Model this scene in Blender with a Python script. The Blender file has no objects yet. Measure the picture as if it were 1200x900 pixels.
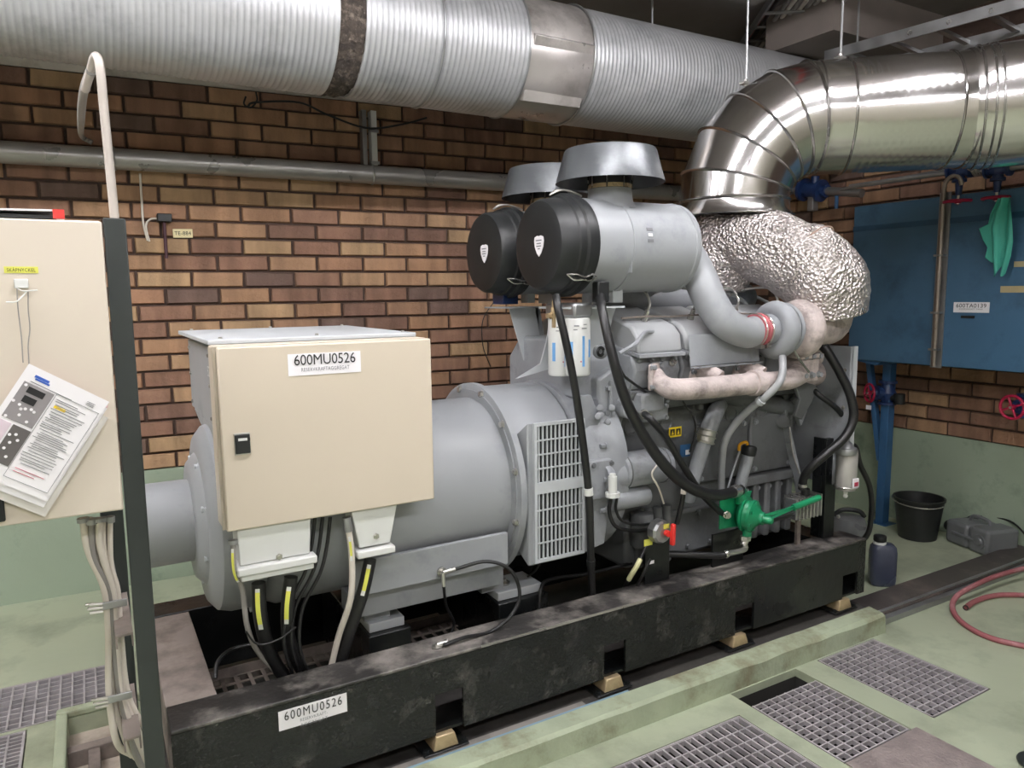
import bpy, math, random
from mathutils import Vector, Matrix
random.seed(7)
S = bpy.context.scene
COL = S.collection
V = Vector
PI = math.pi

# ------------------------------------------------------------------ camera
FPX = 862.0
CAMX = V((1500, 122, -862)).normalized()
CAMY = V((-501, 100, -862)); CAMY = (CAMY - CAMX * CAMX.dot(CAMY)).normalized()
CAMZ = CAMX.cross(CAMY)
RW = Matrix((CAMX, CAMY, CAMZ))          # world = RW @ camera vector
CP = V((0, 0, 1.65))
cd = bpy.data.cameras.new('camera'); cam = bpy.data.objects.new('camera', cd); COL.objects.link(cam)
cd.sensor_width = 36; cd.lens = FPX / 1200 * 36; cd.clip_start = .02
cam.matrix_world = Matrix.Translation(CP) @ RW.to_4x4()
S.camera = cam
# ------------------------------------------------------------------ view and world
S.view_settings.view_transform = 'Standard'; S.view_settings.look = 'None'
S.view_settings.gamma = 1; S.view_settings.use_curve_mapping = False
S.view_settings.exposure = -0.07
w = bpy.data.worlds.new('world'); S.world = w; w.use_nodes = True
w.node_tree.nodes['Background'].inputs[0].default_value = (.5, .52, .55, 1)
w.node_tree.nodes['Background'].inputs[1].default_value = .03
TUBE_STRENGTH = 90.0

# ------------------------------------------------------------------ where a point of the photograph lies on a known plane
def ray(px, py): return RW @ V((px - 600, 450 - py, -FPX))
def _pl(px, py, ax, v):
    r = ray(px, py); return CP + r * ((v - CP[ax]) / r[ax])
def aty(px, py, y): return _pl(px, py, 1, y)
def atx(px, py, x): return _pl(px, py, 0, x)
def atz(px, py, z): return _pl(px, py, 2, z)
def atd(px, py, d): return CP + ray(px, py) * (d / FPX)
WN = V((.075, 1, 0)); WD = 4.665                 # back wall: .075 x + y = 4.665
def atw(px, py, off=0):
    r = ray(px, py); return CP + r * ((WD - off - WN.dot(CP)) / WN.dot(r))
def wy(x): return WD - .075 * x

# ------------------------------------------------------------------ materials
def lin(h):
    h = h.lstrip('#'); c = [int(h[i:i+2], 16) / 255 for i in (0, 2, 4)]
    return [((x + .055) / 1.055) ** 2.4 if x > .04045 else x / 12.92 for x in c] + [1]
MC = {}
def pm(name, col, rough=.5, metal=0., var=.12, scale=6., bump=0., bscale=60., dirt=None, dscale=3., damt=.5, emit=0., rvar=.1, coat=0., alpha=1., trans=0.):
    m = bpy.data.materials.new(name); m.use_nodes = True; MC[name] = m
    nt = m.node_tree; N = nt.nodes; L = nt.links; b = N['Principled BSDF']
    tc = N.new('ShaderNodeTexCoord')
    n = N.new('ShaderNodeTexNoise'); n.inputs['Scale'].default_value = scale; n.inputs['Detail'].default_value = 6
    L.new(tc.outputs['Object'], n.inputs['Vector'])
    c = lin(col)
    r = N.new('ShaderNodeMapRange'); r.inputs[1].default_value = .3; r.inputs[2].default_value = .7
    r.inputs[3].default_value = 1 - var; r.inputs[4].default_value = 1 + var
    L.new(n.outputs[0], r.inputs[0])
    mx = N.new('ShaderNodeVectorMath'); mx.operation = 'SCALE'; mx.inputs[0].default_value = c[:3]
    L.new(r.outputs[0], mx.inputs['Scale'])
    out = mx.outputs[0]
    if dirt:
        n2 = N.new('ShaderNodeTexNoise'); n2.inputs['Scale'].default_value = dscale; n2.inputs['Detail'].default_value = 9; n2.inputs['Roughness'].default_value = .65
        L.new(tc.outputs['Object'], n2.inputs['Vector'])
        r2 = N.new('ShaderNodeMapRange'); r2.inputs[1].default_value = .62 - damt * .3; r2.inputs[2].default_value = .78 - damt * .2
        L.new(n2.outputs[0], r2.inputs[0])
        mm = N.new('ShaderNodeMix'); mm.data_type = 'RGBA'
        L.new(r2.outputs[0], mm.inputs[0]); L.new(out, mm.inputs[6]); mm.inputs[7].default_value = lin(dirt)
        out = mm.outputs[2]
    L.new(out, b.inputs['Base Color'])
    rr = N.new('ShaderNodeMapRange'); rr.inputs[1].default_value = .3; rr.inputs[2].default_value = .7
    rr.inputs[3].default_value = max(0, rough - rvar); rr.inputs[4].default_value = min(1, rough + rvar)
    L.new(n.outputs[0], rr.inputs[0]); L.new(rr.outputs[0], b.inputs['Roughness'])
    b.inputs['Metallic'].default_value = metal
    if coat: b.inputs['Coat Weight'].default_value = coat
    if trans: b.inputs['Transmission Weight'].default_value = trans
    if emit:
        b.inputs['Emission Color'].default_value = c; b.inputs['Emission Strength'].default_value = emit
    if bump:
        nb = N.new('ShaderNodeTexNoise'); nb.inputs['Scale'].default_value = bscale; nb.inputs['Detail'].default_value = 4
        L.new(tc.outputs['Object'], nb.inputs['Vector'])
        bp = N.new('ShaderNodeBump'); bp.inputs['Strength'].default_value = bump; bp.inputs['Distance'].default_value = .01
        L.new(nb.outputs[0], bp.inputs['Height']); L.new(bp.outputs[0], b.inputs['Normal'])
    return m

brickm = pm('brick_clay', '#b08060', .85, bump=.5, bscale=45)
def setup_brick():
    nt = brickm.node_tree; N = nt.nodes; L = nt.links; b = N['Principled BSDF']
    def ramp(sock):
        cr = N.new('ShaderNodeValToRGB'); cr.color_ramp.interpolation = 'CONSTANT'
        cols = ['#947257', '#9e7b5e', '#866552', '#9a755b', '#a88a69', '#785b4c', '#95745b', '#826250', '#a07e61', '#69544a', '#a58566', '#8b6a56']
        cr.color_ramp.elements[0].color = lin(cols[0])
        for i, c in enumerate(cols[1:]):
            e = cr.color_ramp.elements.new((i + 1) / len(cols)); e.color = lin(c)
        L.new(sock, cr.inputs[0]); return cr.outputs[0]
    geo = N.new('ShaderNodeNewGeometry'); oi = N.new('ShaderNodeObjectInfo'); ad = N.new('ShaderNodeMath'); ad.operation = 'ADD'
    fr = N.new('ShaderNodeMath'); fr.operation = 'FRACT'
    L.new(geo.outputs['Random Per Island'], ad.inputs[0]); L.new(oi.outputs['Random'], ad.inputs[1]); L.new(ad.outputs[0], fr.inputs[0])
    col = ramp(fr.outputs[0])
    tc = N.new('ShaderNodeTexCoord'); mp = N.new('ShaderNodeMapping'); mp.inputs['Scale'].default_value = (9, 9, 2)
    # world position keeps the grain from repeating on shared meshes
    L.new(geo.outputs['Position'], mp.inputs[0])
    n = N.new('ShaderNodeTexNoise'); n.inputs['Scale'].default_value = 1.3; n.inputs['Detail'].default_value = 5; L.new(mp.outputs[0], n.inputs['Vector'])
    r = N.new('ShaderNodeMapRange'); r.inputs[1].default_value = .3; r.inputs[2].default_value = .7; r.inputs[3].default_value = .72; r.inputs[4].default_value = 1.28
    L.new(n.outputs[0], r.inputs[0])
    s = N.new('ShaderNodeVectorMath'); s.operation = 'SCALE'; L.new(col, s.inputs[0]); L.new(r.outputs[0], s.inputs['Scale'])
    L.new(s.outputs[0], b.inputs['Base Color'])
setup_brick()
MORTAR = pm('mortar', '#4d3d35', .95, bump=.6, bscale=80)
GREENW = pm('green_wall_paint', '#98a692', .45, var=.06, scale=2, bump=.12, bscale=30, dirt='#6b7f6c', damt=.3)
WHITEPL = pm('white_plaster', '#cfcac2', .8, dirt='#8f8a82', damt=.5)
FLOORM = pm('green_floor_paint', '#adb59c', .38, var=.08, scale=1.5, bump=.08, bscale=20, dirt='#8b917c', dscale=2.2, damt=.45, rvar=.12)
KERBM = pm('green_kerb_paint', '#a9b399', .5, var=.12, scale=7, bump=.5, bscale=25, dirt='#827e64', dscale=5, damt=.38)
CONC = pm('stained_concrete', '#c2b6a8', .85, var=.15, bump=.4, bscale=40, dirt='#8b7d6f', damt=.5)
DARKB = pm('dark_base_plate', '#4a4744', .6, var=.25, scale=3, dirt='#2a2826', damt=.8)
CEILM = pm('dark_ceiling', '#8a8480', .9, var=.1)
BEAMM = pm('concrete_beam', '#7a716b', .9, var=.1)
BLACK = pm('black_frame_paint', '#2b302f', .38, var=.1, rvar=.05)
SKID = pm('black_skid_paint', '#131516', .32, var=.25, scale=4, bump=.15, bscale=30, dirt='#262626', dscale=6, damt=.15, rvar=.12)
SKIDTOP = pm('dusty_skid_top', '#2e2c2b', .5, var=.35, scale=4, bump=.3, bscale=40, dirt='#8d8781', dscale=5, damt=.55)
SKIDR = pm('oily_blistered_black_paint', '#111314', .24, var=.3, scale=6, bump=1., bscale=75, dirt='#4a4845', dscale=9, damt=.3, rvar=.1)
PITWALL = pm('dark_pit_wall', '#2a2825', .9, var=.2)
DUSTY = pm('dusty_crossmember', '#8d827b', .65, var=.15, scale=5, dirt='#5a514d', dscale=4, damt=.5)
CAPG = pm('weathered_cap_grey', '#54575a', .35, .3, var=.15, scale=5, dirt='#6f7275', dscale=6, damt=.35)
GREY = pm('alternator_grey_paint', '#999c9f', .42, var=.05, scale=3, dirt='#7e8388', damt=.2, rvar=.06)
COVERG = pm('rocker_cover_grey', '#a3a5a7', .4, .1, var=.06, scale=5)
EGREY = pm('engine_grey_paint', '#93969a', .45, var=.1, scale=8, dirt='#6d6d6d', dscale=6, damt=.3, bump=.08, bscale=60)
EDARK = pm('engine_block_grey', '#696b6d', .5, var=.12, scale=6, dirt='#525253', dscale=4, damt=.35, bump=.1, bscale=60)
LGREY = pm('light_grey_paint', '#bfc3c6', .45, var=.05)
MANIF = pm('heat_bleached_manifold', '#c5b8b4', .65, var=.12, scale=14, dirt='#8f8480', dscale=12, damt=.5, bump=.3, bscale=90)
BEIGE = pm('beige_cabinet_paint', '#d3c7b5', .42, var=.02, scale=2)
BEIGE2 = pm('pale_cabinet_paint', '#d6cbbc', .42, var=.02, scale=2)
WHITE = pm('white_plastic', '#dfe0dd', .4, var=.03)
PAPER = pm('white_paper', '#f2eff2', .6, var=.02)
INK = pm('black_ink', '#1b1b1d', .6, var=0)
GINK = pm('grey_ink', '#77777b', .6, var=0)
BLUEINK = pm('blue_ink', '#3d62b8', .6, var=0)
LBLUE = pm('pale_blue_ink', '#6fa6dc', .6, var=0)
PINKINK = pm('pink_ink', '#c05a70', .6, var=0)
YEL = pm('yellow_tag', '#e0df62', .5, var=.03)
YELP = pm('yellow_sticker', '#e3c31c', .5, var=.03)
RUB = pm('black_rubber', '#1b1b1c', .38, var=.2, rvar=.08)
BPLAS = pm('black_plastic', '#1c1e1f', .45, var=.12, rvar=.06)
CABW = pm('white_cable', '#d8d0c5', .5, var=.08)
CABG = pm('grey_cable', '#8e8a86', .5, var=.08)
STEEL = pm('polished_duct_steel', '#d6d3d2', .18, 1., var=.05, scale=3, rvar=.06, bump=.04, bscale=9)
SEAM = pm('duct_seam_steel', '#b8b6b4', .22, 1., var=.05)
GALV = pm('galvanised_steel', '#a9aaab', .4, .85, var=.12, scale=14, rvar=.12)
RIBM = pm('ribbed_aluminium', '#bdbec0', .45, .45, var=.1, scale=2.5, dirt='#8f9092', dscale=2.5, damt=.45, rvar=.08)
SHEET = pm('flat_sheet_aluminium', '#c4bfbb', .35, .6, var=.15, scale=4, dirt='#8d8782', damt=.4)
TORN = pm('torn_insulation', '#453d37', .95, var=.5, scale=30, bump=1., bscale=60, dirt='#857a6e', dscale=25, damt=.35)
CHROME = pm('zinc_fitting', '#c9c7c2', .28, .9, var=.08)
BRASS = pm('brass_pad', '#c3ad8a', .35, .5, var=.15, dirt='#6b5a40', damt=.4)
BLUET = pm('blue_tank_paint', '#456a88', .42, var=.07, scale=3, dirt='#34546e', damt=.35)
BLUEP = pm('blue_pipe_paint', '#335f8a', .4, var=.1)
BLUEV = pm('blue_valve_paint', '#1f345f', .35, var=.15)
CRIM = pm('crimson_handwheel', '#a3123c', .4, var=.1)
REDP = pm('red_plastic', '#d8342e', .4, var=.05)
HOSER = pm('red_rubber_hose', '#94565a', .6, var=.15, scale=9, dirt='#b8868a', damt=.35)
GRN = pm('green_pump_paint', '#178055', .35, var=.12, scale=14, rvar=.06)
TURQ = pm('turquoise_rubber', '#4ab09d', .6, var=.08)
GRATE = pm('galvanised_grating', '#b2adaf', .5, .2, var=.2, scale=12, dirt='#8d8788', damt=.3)
CHECK = pm('brown_cover_plate', '#9c908d', .5, .3, var=.2, scale=14, bump=.7, bscale=70)
RAILM = pm('floor_channel_steel', '#56504d', .45, .4, var=.25, scale=5, dirt='#7d736d', damt=.4)
JERRY = pm('grey_translucent_plastic', '#6b6d6f', .35, var=.15, scale=6)
JUGM = pm('blue_grey_jug_plastic', '#3e4354', .25, var=.25, scale=2.5)
PITM = pm('dark_pit', '#26221f', .95, var=.2)
YCAP = pm('amber_cap', '#d99a1c', .4)
COPPER = pm('aged_pipe', '#9c9188', .35, .7)
REDRUB = pm('silicone_red', '#b4646a', .5, var=.2, scale=40)

def foil_mat():
    m = pm('crinkled_foil', '#d9d0cd', .33, .88, var=.08, scale=9)
    nt = m.node_tree; N = nt.nodes; L = nt.links; b = N['Principled BSDF']
    tc = N.new('ShaderNodeTexCoord')
    v = N.new('ShaderNodeTexVoronoi'); v.inputs['Scale'].default_value = 75; v.feature = 'F1'
    v2 = N.new('ShaderNodeTexNoise'); v2.inputs['Scale'].default_value = 70; v2.inputs['Detail'].default_value = 3
    L.new(tc.outputs['Object'], v.inputs['Vector']); L.new(tc.outputs['Object'], v2.inputs['Vector'])
    a = N.new('ShaderNodeMath'); a.operation = 'ADD'; L.new(v.outputs[0], a.inputs[0]); L.new(v2.outputs[0], a.inputs[1])
    bp = N.new('ShaderNodeBump'); bp.inputs['Strength'].default_value = .8; bp.inputs['Distance'].default_value = .014
    L.new(a.outputs[0], bp.inputs['Height']); L.new(bp.outputs[0], b.inputs['Normal'])
    return m
FOIL = foil_mat()
CONDM = pm('conduit_grey', '#b4aca4', .4, .2)

# ------------------------------------------------------------------ mesh builder
def frame(d, hint=None):
    d = V(d).normalized()
    h = V(hint) if hint is not None else (V((0, 0, 1)) if abs(d.z) < .9 else V((1, 0, 0)))
    a = (h - d * h.dot(d)).normalized(); b = d.cross(a)
    return a, b
class MB:
    def __init__(s): s.v = []; s.f = []
    def add(s, vs, fs):
        o = len(s.v); s.v += [V(p) for p in vs]; s.f += [tuple(i + o for i in f) for f in fs]; return s
    def box(s, x0, x1, y0, y1, z0, z1):
        vs = [(x, y, z) for x in (x0, x1) for y in (y0, y1) for z in (z0, z1)]
        return s.add(vs, [(0, 1, 3, 2), (4, 6, 7, 5), (0, 4, 5, 1), (2, 3, 7, 6), (0, 2, 6, 4), (1, 5, 7, 3)])
    def obox(s, c, ax, ay, az, hx, hy, hz):
        c = V(c); ax = V(ax).normalized(); ay = V(ay).normalized(); az = V(az).normalized()
        vs = [c + ax * hx * i + ay * hy * j + az * hz * k for i in (-1, 1) for j in (-1, 1) for k in (-1, 1)]
        return s.add(vs, [(0, 1, 3, 2), (4, 6, 7, 5), (0, 4, 5, 1), (2, 3, 7, 6), (0, 2, 6, 4), (1, 5, 7, 3)])
    def bar(s, p0, p1, w, h, hint=(0, 0, 1)):
        p0 = V(p0); p1 = V(p1); d = p1 - p0; a, b = frame(d, hint)
        return s.obox((p0 + p1) / 2, d, b, a, d.length / 2, w / 2, h / 2)
    def lathe(s, o, d, prof, n=32, cap=True, hint=None):
        o = V(o); d = V(d).normalized(); a, b = frame(d, hint); vs = []; fs = []
        for t, r in prof:
            for i in range(n):
                an = 2 * PI * i / n; vs.append(o + d * t + (a * math.cos(an) + b * math.sin(an)) * r)
        for k in range(len(prof) - 1):
            for i in range(n):
                j = (i + 1) % n; fs.append((k * n + i, k * n + j, (k + 1) * n + j, (k + 1) * n + i))
        if cap:
            fs.append(tuple(range(n - 1, -1, -1))); q = (len(prof) - 1) * n; fs.append(tuple(range(q, q + n)))
        return s.add(vs, fs)
    def cyl(s, p0, p1, r, r1=None, n=24):
        p0 = V(p0); p1 = V(p1); return s.lathe(p0, p1 - p0, [(0, r), ((p1 - p0).length, r if r1 is None else r1)], n)
    def rcyl(s, p0, p1, r, e=.01, n=28):
        p0 = V(p0); p1 = V(p1); l = (p1 - p0).length
        return s.lathe(p0, p1 - p0, [(0, r - e), (e * .3, r - e * .3), (e, r), (l - e, r), (l - e * .3, r - e * .3), (l, r - e)], n)
    def tube(s, pts, r, n=10, sub=6, cap=True, crinkle=0.):
        path = spline(pts, sub) if sub else [V(p) for p in pts]
        m = len(path)
        if isinstance(r, (list, tuple)):
            rs = []
            for i in range(m):
                t = i / (m - 1) * (len(r) - 1); k = min(int(t), len(r) - 2); rs.append(r[k] + (r[k + 1] - r[k]) * (t - k))
        else: rs = [r] * m
        vs = []; fs = []; a = None
        for i, p in enumerate(path):
            d = (path[min(i + 1, m - 1)] - path[max(i - 1, 0)]).normalized()
            if a is None: a, b = frame(d)
            else:
                a = (a - d * a.dot(d)).normalized(); b = d.cross(a)
            for k in range(n):
                an = 2 * PI * k / n
                rr = rs[i] * (1 + (random.uniform(-crinkle, crinkle) if crinkle else 0))
                vs.append(p + (a * math.cos(an) + b * math.sin(an)) * rr)
        for i in range(m - 1):
            for k in range(n):
                j = (k + 1) % n; fs.append((i * n + k, i * n + j, (i + 1) * n + j, (i + 1) * n + k))
        if cap: fs.append(tuple(range(n - 1, -1, -1))); q = (m - 1) * n; fs.append(tuple(range(q, q + n)))
        return s.add(vs, fs)
    def torus(s, c, d, R, r, n=32, m=8):
        c = V(c); a, b = frame(d); dd = V(d).normalized(); vs = []; fs = []
        for i in range(n):
            an = 2 * PI * i / n; q = a * math.cos(an) + b * math.sin(an)
            for k in range(m):
                bn = 2 * PI * k / m; vs.append(c + q * (R + r * math.cos(bn)) + dd * r * math.sin(bn))
        for i in range(n):
            for k in range(m):
                fs.append((i * m + k, ((i + 1) % n) * m + k, ((i + 1) % n) * m + (k + 1) % m, i * m + (k + 1) % m))
        return s.add(vs, fs)
    def prism(s, poly, vec):
        n = len(poly); poly = [V(p) for p in poly]; vec = V(vec)
        return s.add(poly + [p + vec for p in poly], [tuple(range(n - 1, -1, -1)), tuple(range(n, 2 * n))] + [(i, (i + 1) % n, n + (i + 1) % n, n + i) for i in range(n)])
    def bolt(s, p, d, r=.008, h=.008):
        d = V(d).normalized(); s.lathe(p, d, [(0, r * 1.35), (h * .25, r * 1.35), (h * .25, r), (h, r)], 6); return s
    def ball(s, c, r, n=16):
        prof = [(-r * math.cos(PI * k / 8), max(r * math.sin(PI * k / 8), r * .01)) for k in range(9)]
        return s.lathe(c, (0, 0, 1), prof, n)
    def build(s, name, m, parent=None, smooth=35, bevel=0, kind=None, label=None):
        me = bpy.data.meshes.new(name)
        o = V((0, 0, 0))
        if parent is not None: o = worg(parent)
        me.from_pydata([p - o for p in s.v], [], s.f); me.validate(); me.update()
        me.materials.append(m)
        import bmesh
        bm = bmesh.new(); bm.from_mesh(me); bmesh.ops.recalc_face_normals(bm, faces=bm.faces); bm.to_mesh(me); bm.free()
        if smooth: me.shade_smooth(); me.set_sharp_from_angle(angle=math.radians(smooth))
        ob = bpy.data.objects.new(name, me); COL.objects.link(ob)
        if parent is not None: ob.parent = parent
        if bevel:
            bv = ob.modifiers.new('bevel', 'BEVEL'); bv.width = bevel; bv.segments = 2; bv.limit_method = 'ANGLE'; bv.angle_limit = math.radians(40); bv.harden_normals = False
        if kind: ob['kind'] = kind
        if label: ob['label'] = label
        return ob
def worg(o):
    p = V((0, 0, 0))
    while o is not None: p = p + o.location; o = o.parent
    return p
def spline(pts, sub=6):
    P = [V(p) for p in pts]
    if len(P) < 3: return P
    E = [P[0] * 2 - P[1]] + P + [P[-1] * 2 - P[-2]]; out = []
    for i in range(1, len(E) - 2):
        a, b, c, d = E[i - 1], E[i], E[i + 1], E[i + 2]
        for k in range(sub):
            t = k / sub
            out.append(.5 * ((2 * b) + (c - a) * t + (2 * a - 5 * b + 4 * c - d) * t * t + (3 * b - a - 3 * c + d) * t ** 3))
    out.append(P[-1]); return out
def thing(name, label, cat, loc=(0, 0, 0), group=None):
    o = bpy.data.objects.new(name, None); o.empty_display_size = .05; COL.objects.link(o); o.location = loc
    o['label'] = label; o['category'] = cat
    if group: o['group'] = group
    return o
def tag(o, label, cat, group=None):
    o['label'] = label; o['category'] = cat
    if group: o['group'] = group
    return o
def struct(o): o['kind'] = 'structure'; return o
def dup(root, loc, label=None, rot=None):
    r = root.copy(); COL.objects.link(r); r.location = loc
    if rot is not None: r.rotation_euler = rot
    if label: r['label'] = label
    for ch in list(root.children):
        c = ch.copy(); COL.objects.link(c); c.parent = r
        for g in ch.children:
            d = g.copy(); COL.objects.link(d); d.parent = c
    return r
def text(name, body, size, org, xd, m, parent, up=(0, 0, 1), align='LEFT', spacing=1., bold=0., fit=0):
    cu = bpy.data.curves.new(name, 'FONT'); cu.body = body; cu.size = size; cu.align_x = align; cu.space_character = spacing; cu.offset = bold
    cu.resolution_u = 3
    t = bpy.data.objects.new(name, cu); COL.objects.link(t)
    dg = bpy.context.evaluated_depsgraph_get(); me = bpy.data.meshes.new_from_object(t.evaluated_get(dg))
    bpy.data.objects.remove(t); xd = V(xd).normalized(); up = V(up); up = (up - xd * up.dot(xd)).normalized(); nn = xd.cross(up)
    o = V(org) - worg(parent) if parent is not None else V(org)
    k_ = 1.
    if fit and len(me.vertices): k_ = fit / max(1e-6, max(v.co.x for v in me.vertices) - min(v.co.x for v in me.vertices))
    for v in me.vertices: c = v.co.copy(); c.x *= k_; v.co = o + xd * c.x + up * c.y + nn * .0006
    me.materials.clear(); me.materials.append(m)
    ob = bpy.data.objects.new(name, me); COL.objects.link(ob)
    if parent is not None: ob.parent = parent
    return ob
def card(mb, org, xd, up, w, h, t=.0015):
    """thin plate with lower left corner org; faces xd x up"""
    xd = V(xd).normalized(); up = V(up).normalized(); n = xd.cross(up)
    c = V(org) + xd * w / 2 + up * h / 2 - n * t / 2
    return mb.obox(c, xd, up, n, w / 2, h / 2, t / 2)

# ================================================================== the room
CEIL = 3.42
fl_holes = [(2.74, 3.15, 1.50, 2.03), (2.20, 2.60, 1.50, 2.03), (1.20, 2.115, 1.2, 1.905), (-1.3, -.012, 3.27, 3.67), (-1.3, -.30, 2.55, 3.25), (-.165, .10, 2.6, 3.25)]
def floor_mesh():
    xs = sorted(set([-3.2, 5.0] + [h[0] for h in fl_holes] + [h[1] for h in fl_holes] + [i * .5 - 3 for i in range(16)]))
    ys = sorted(set([-3.2, wy(-3.2)] + [h[2] for h in fl_holes] + [h[3] for h in fl_holes] + [i * .5 - 3 for i in range(15)]))
    m = MB()
    for i in range(len(xs) - 1):
        for j in range(len(ys) - 1):
            cx = (xs[i] + xs[i+1]) / 2; cy = (ys[j] + ys[j+1]) / 2
            if any(h[0] < cx < h[1] and h[2] < cy < h[3] for h in fl_holes): continue
            m.add([(xs[i], ys[j], 0), (xs[i+1], ys[j], 0), (xs[i+1], ys[j+1], 0), (xs[i], ys[j+1], 0)], [(0, 1, 2, 3)])
    for k, h in enumerate(fl_holes):
        d = -.26 if k != 5 else -.07
        a, b, c, e = h
        if k != 5: d = -.035
        m.add([(a, c, 0), (b, c, 0), (b, e, 0), (a, e, 0), (a, c, d), (b, c, d), (b, e, d), (a, e, d)], [(0, 1, 5, 4), (1, 2, 6, 5), (2, 3, 7, 6), (3, 0, 4, 7)])
    return m
fo = struct(floor_mesh().build('floor', FLOORM, smooth=0))
pb = MB()
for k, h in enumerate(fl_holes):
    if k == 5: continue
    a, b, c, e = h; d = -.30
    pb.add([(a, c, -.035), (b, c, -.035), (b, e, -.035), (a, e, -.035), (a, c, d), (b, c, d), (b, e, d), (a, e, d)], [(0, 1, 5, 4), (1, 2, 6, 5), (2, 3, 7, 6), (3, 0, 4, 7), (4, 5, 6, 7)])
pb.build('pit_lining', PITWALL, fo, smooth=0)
MB().box(fl_holes[5][0], fl_holes[5][1], fl_holes[5][2], fl_holes[5][3], -.11, -.07).build('recess_bottom', CONC, fo, smooth=0)
struct(MB().box(-3.3, 5.3, -3.3, 5.1, CEIL, CEIL + .1).build('ceiling', CEILM, smooth=0))
t = MB()
xa, xb = -3.2, 5.05
def wallslab(m, z0, z1, off):   # piece of the back wall whose face lies off in front of the wall plane
    return m.add([(xa, wy(xa) - off, z0), (xb, wy(xb) - off, z0), (xb, wy(xb) - off, z1), (xa, wy(xa) - off, z1),
                  (xa, wy(xa) + .1, z0), (xb, wy(xb) + .1, z0), (xb, wy(xb) + .1, z1), (xa, wy(xa) + .1, z1)],
                 [(0, 1, 2, 3), (5, 4, 7, 6), (4, 0, 3, 7), (1, 5, 6, 2), (3, 2, 6, 7), (4, 5, 1, 0)])
BZ0 = .665; BP = .0945; NB = 23
wb = struct(wallslab(MB(), BZ0, BZ0 + BP * NB, -.008).build('wall_back', MORTAR, smooth=0))
wallslab(MB(), 0, BZ0, .004).build('painted_dado', GREENW, wb, smooth=0)
wallslab(MB(), BZ0 + BP * NB, CEIL, .0).build('plaster_band', WHITEPL, wb, smooth=0)
wr = struct(MB().box(5.008, 5.12, -3.2, 4.4, BZ0, CEIL).build('wall_right', MORTAR, smooth=0))
MB().box(4.996, 5.12, -3.2, 4.4, 0, BZ0).build('painted_dado', GREENW, wr, smooth=0)
WFRONT = pm('pale_wall_paint', '#b9b5a6', .7, var=.05)
struct(MB().box(-3.3, 5.1, -3.3, -3.2, 0, CEIL).build('wall_front', WFRONT, smooth=0))
struct(MB().box(-3.3, -3.2, -3.2, 4.95, 0, CEIL).build('wall_left', WFRONT, smooth=0))

# bricks: a few shared shapes, alike pieces laid in running bond
def brick_mesh(seed, L_=.272, H=.083, D=.03, mb=None, M=None):
    rnd = random.Random(seed); m = mb or MB(); j = lambda a=.0022: rnd.uniform(-a, a)
    e = .005
    vs = [(-L_/2+j(), 0, -H/2+j()), (L_/2+j(), 0, -H/2+j()), (L_/2+j(), 0, H/2+j()), (-L_/2+j(), 0, H/2+j()),
          (-L_/2+e+j(), -.0135+j(.001), -H/2+e+j()), (L_/2-e+j(), -.0135+j(.001), -H/2+e+j()), (L_/2-e+j(), -.0135+j(.001), H/2-e+j()), (-L_/2+e+j(), -.0135+j(.001), H/2-e+j()),
          (-L_/2, D - .0135, -H/2), (L_/2, D - .0135, -H/2), (L_/2, D - .0135, H/2), (-L_/2, D - .0135, H/2)]
    if M is not None: vs = [M @ V(p) for p in vs]
    return m.add(vs, [(4, 5, 6, 7), (0, 1, 5, 4), (1, 2, 6, 5), (2, 3, 7, 6), (3, 0, 4, 7), (0, 8, 9, 1), (1, 9, 10, 2), (2, 10, 11, 3), (3, 11, 8, 0)])
def lay(name, wall, spots, facedir, limit):
    """spots: (distance, centre, length); facedir = rotation about z"""
    protos = {}
    rest = MB(); spots.sort(key=lambda q: q[0])
    for i, (d, c, ln) in enumerate(spots):
        k = (round(ln, 3), random.randrange(6))
        if i < limit:
            if k not in protos:
                me = bpy.data.meshes.new('brick'); mb = brick_mesh(hash(k[1]) + int(ln * 1000), ln); me.from_pydata(mb.v, [], mb.f); me.update(); me.materials.append(brickm); protos[k] = me
            o = bpy.data.objects.new('brick', protos[k]); COL.objects.link(o); o.parent = wall; o.location = V(c) - worg(wall)
            o.rotation_euler = (random.uniform(-.008, .008), random.uniform(-.006, .006), facedir)
        else:
            M = Matrix.Translation(V(c)) @ Matrix.Rotation(facedir, 4, 'Z'); brick_mesh(i, ln, mb=rest, M=M)
    if rest.v: rest.build('brick_field', brickm, wall, smooth=0, kind='stuff')
def infr(p):
    q = RW.transposed() @ (V(p) - CP)
    if q.z > -.1: return False
    x = 600 + FPX * q.x / -q.z; y = 450 - FPX * q.y / -q.z
    return -10 < x < 1210 and -10 < y < 910
sp = []; PITCH = .285
for r in range(NB):
    z = BZ0 + BP * (r + .5); x0 = .41 + (PITCH / 2 if r % 2 else 0) - 13 * PITCH
    for k in range(30):
        x = x0 + (k + .5) * PITCH
        if x < -3 or x > 4.85: continue
        c = V((x, wy(x), z)); d = (c - CP).length
        hid = (.4 < x < 1.6 and z < 1.2) or (1.9 < x and z < 1.3)
        sp.append((d + (0 if infr(c) and not hid else 50), c, PITCH - .013))
lay('brick', wb, sp, math.atan(-.075), 300)
sp = []
for r in range(22):
    z = BZ0 + BP * (r + .5)
    for k in range(14):
        y = 1.2 + (k + (.5 if r % 2 else 0)) * PITCH
        if y > 4.25: continue
        c = V((5.0, y, z)); sp.append(((c - CP).length + (0 if infr(c) else 50), c, PITCH - .013))
lay('brick', wr, sp, -PI / 2 , 300)
struct(MB().box(3.9, 5.0, 2.95, 3.45, 3.16, CEIL).build('trim_1', BEAMM, smooth=0))

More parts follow.
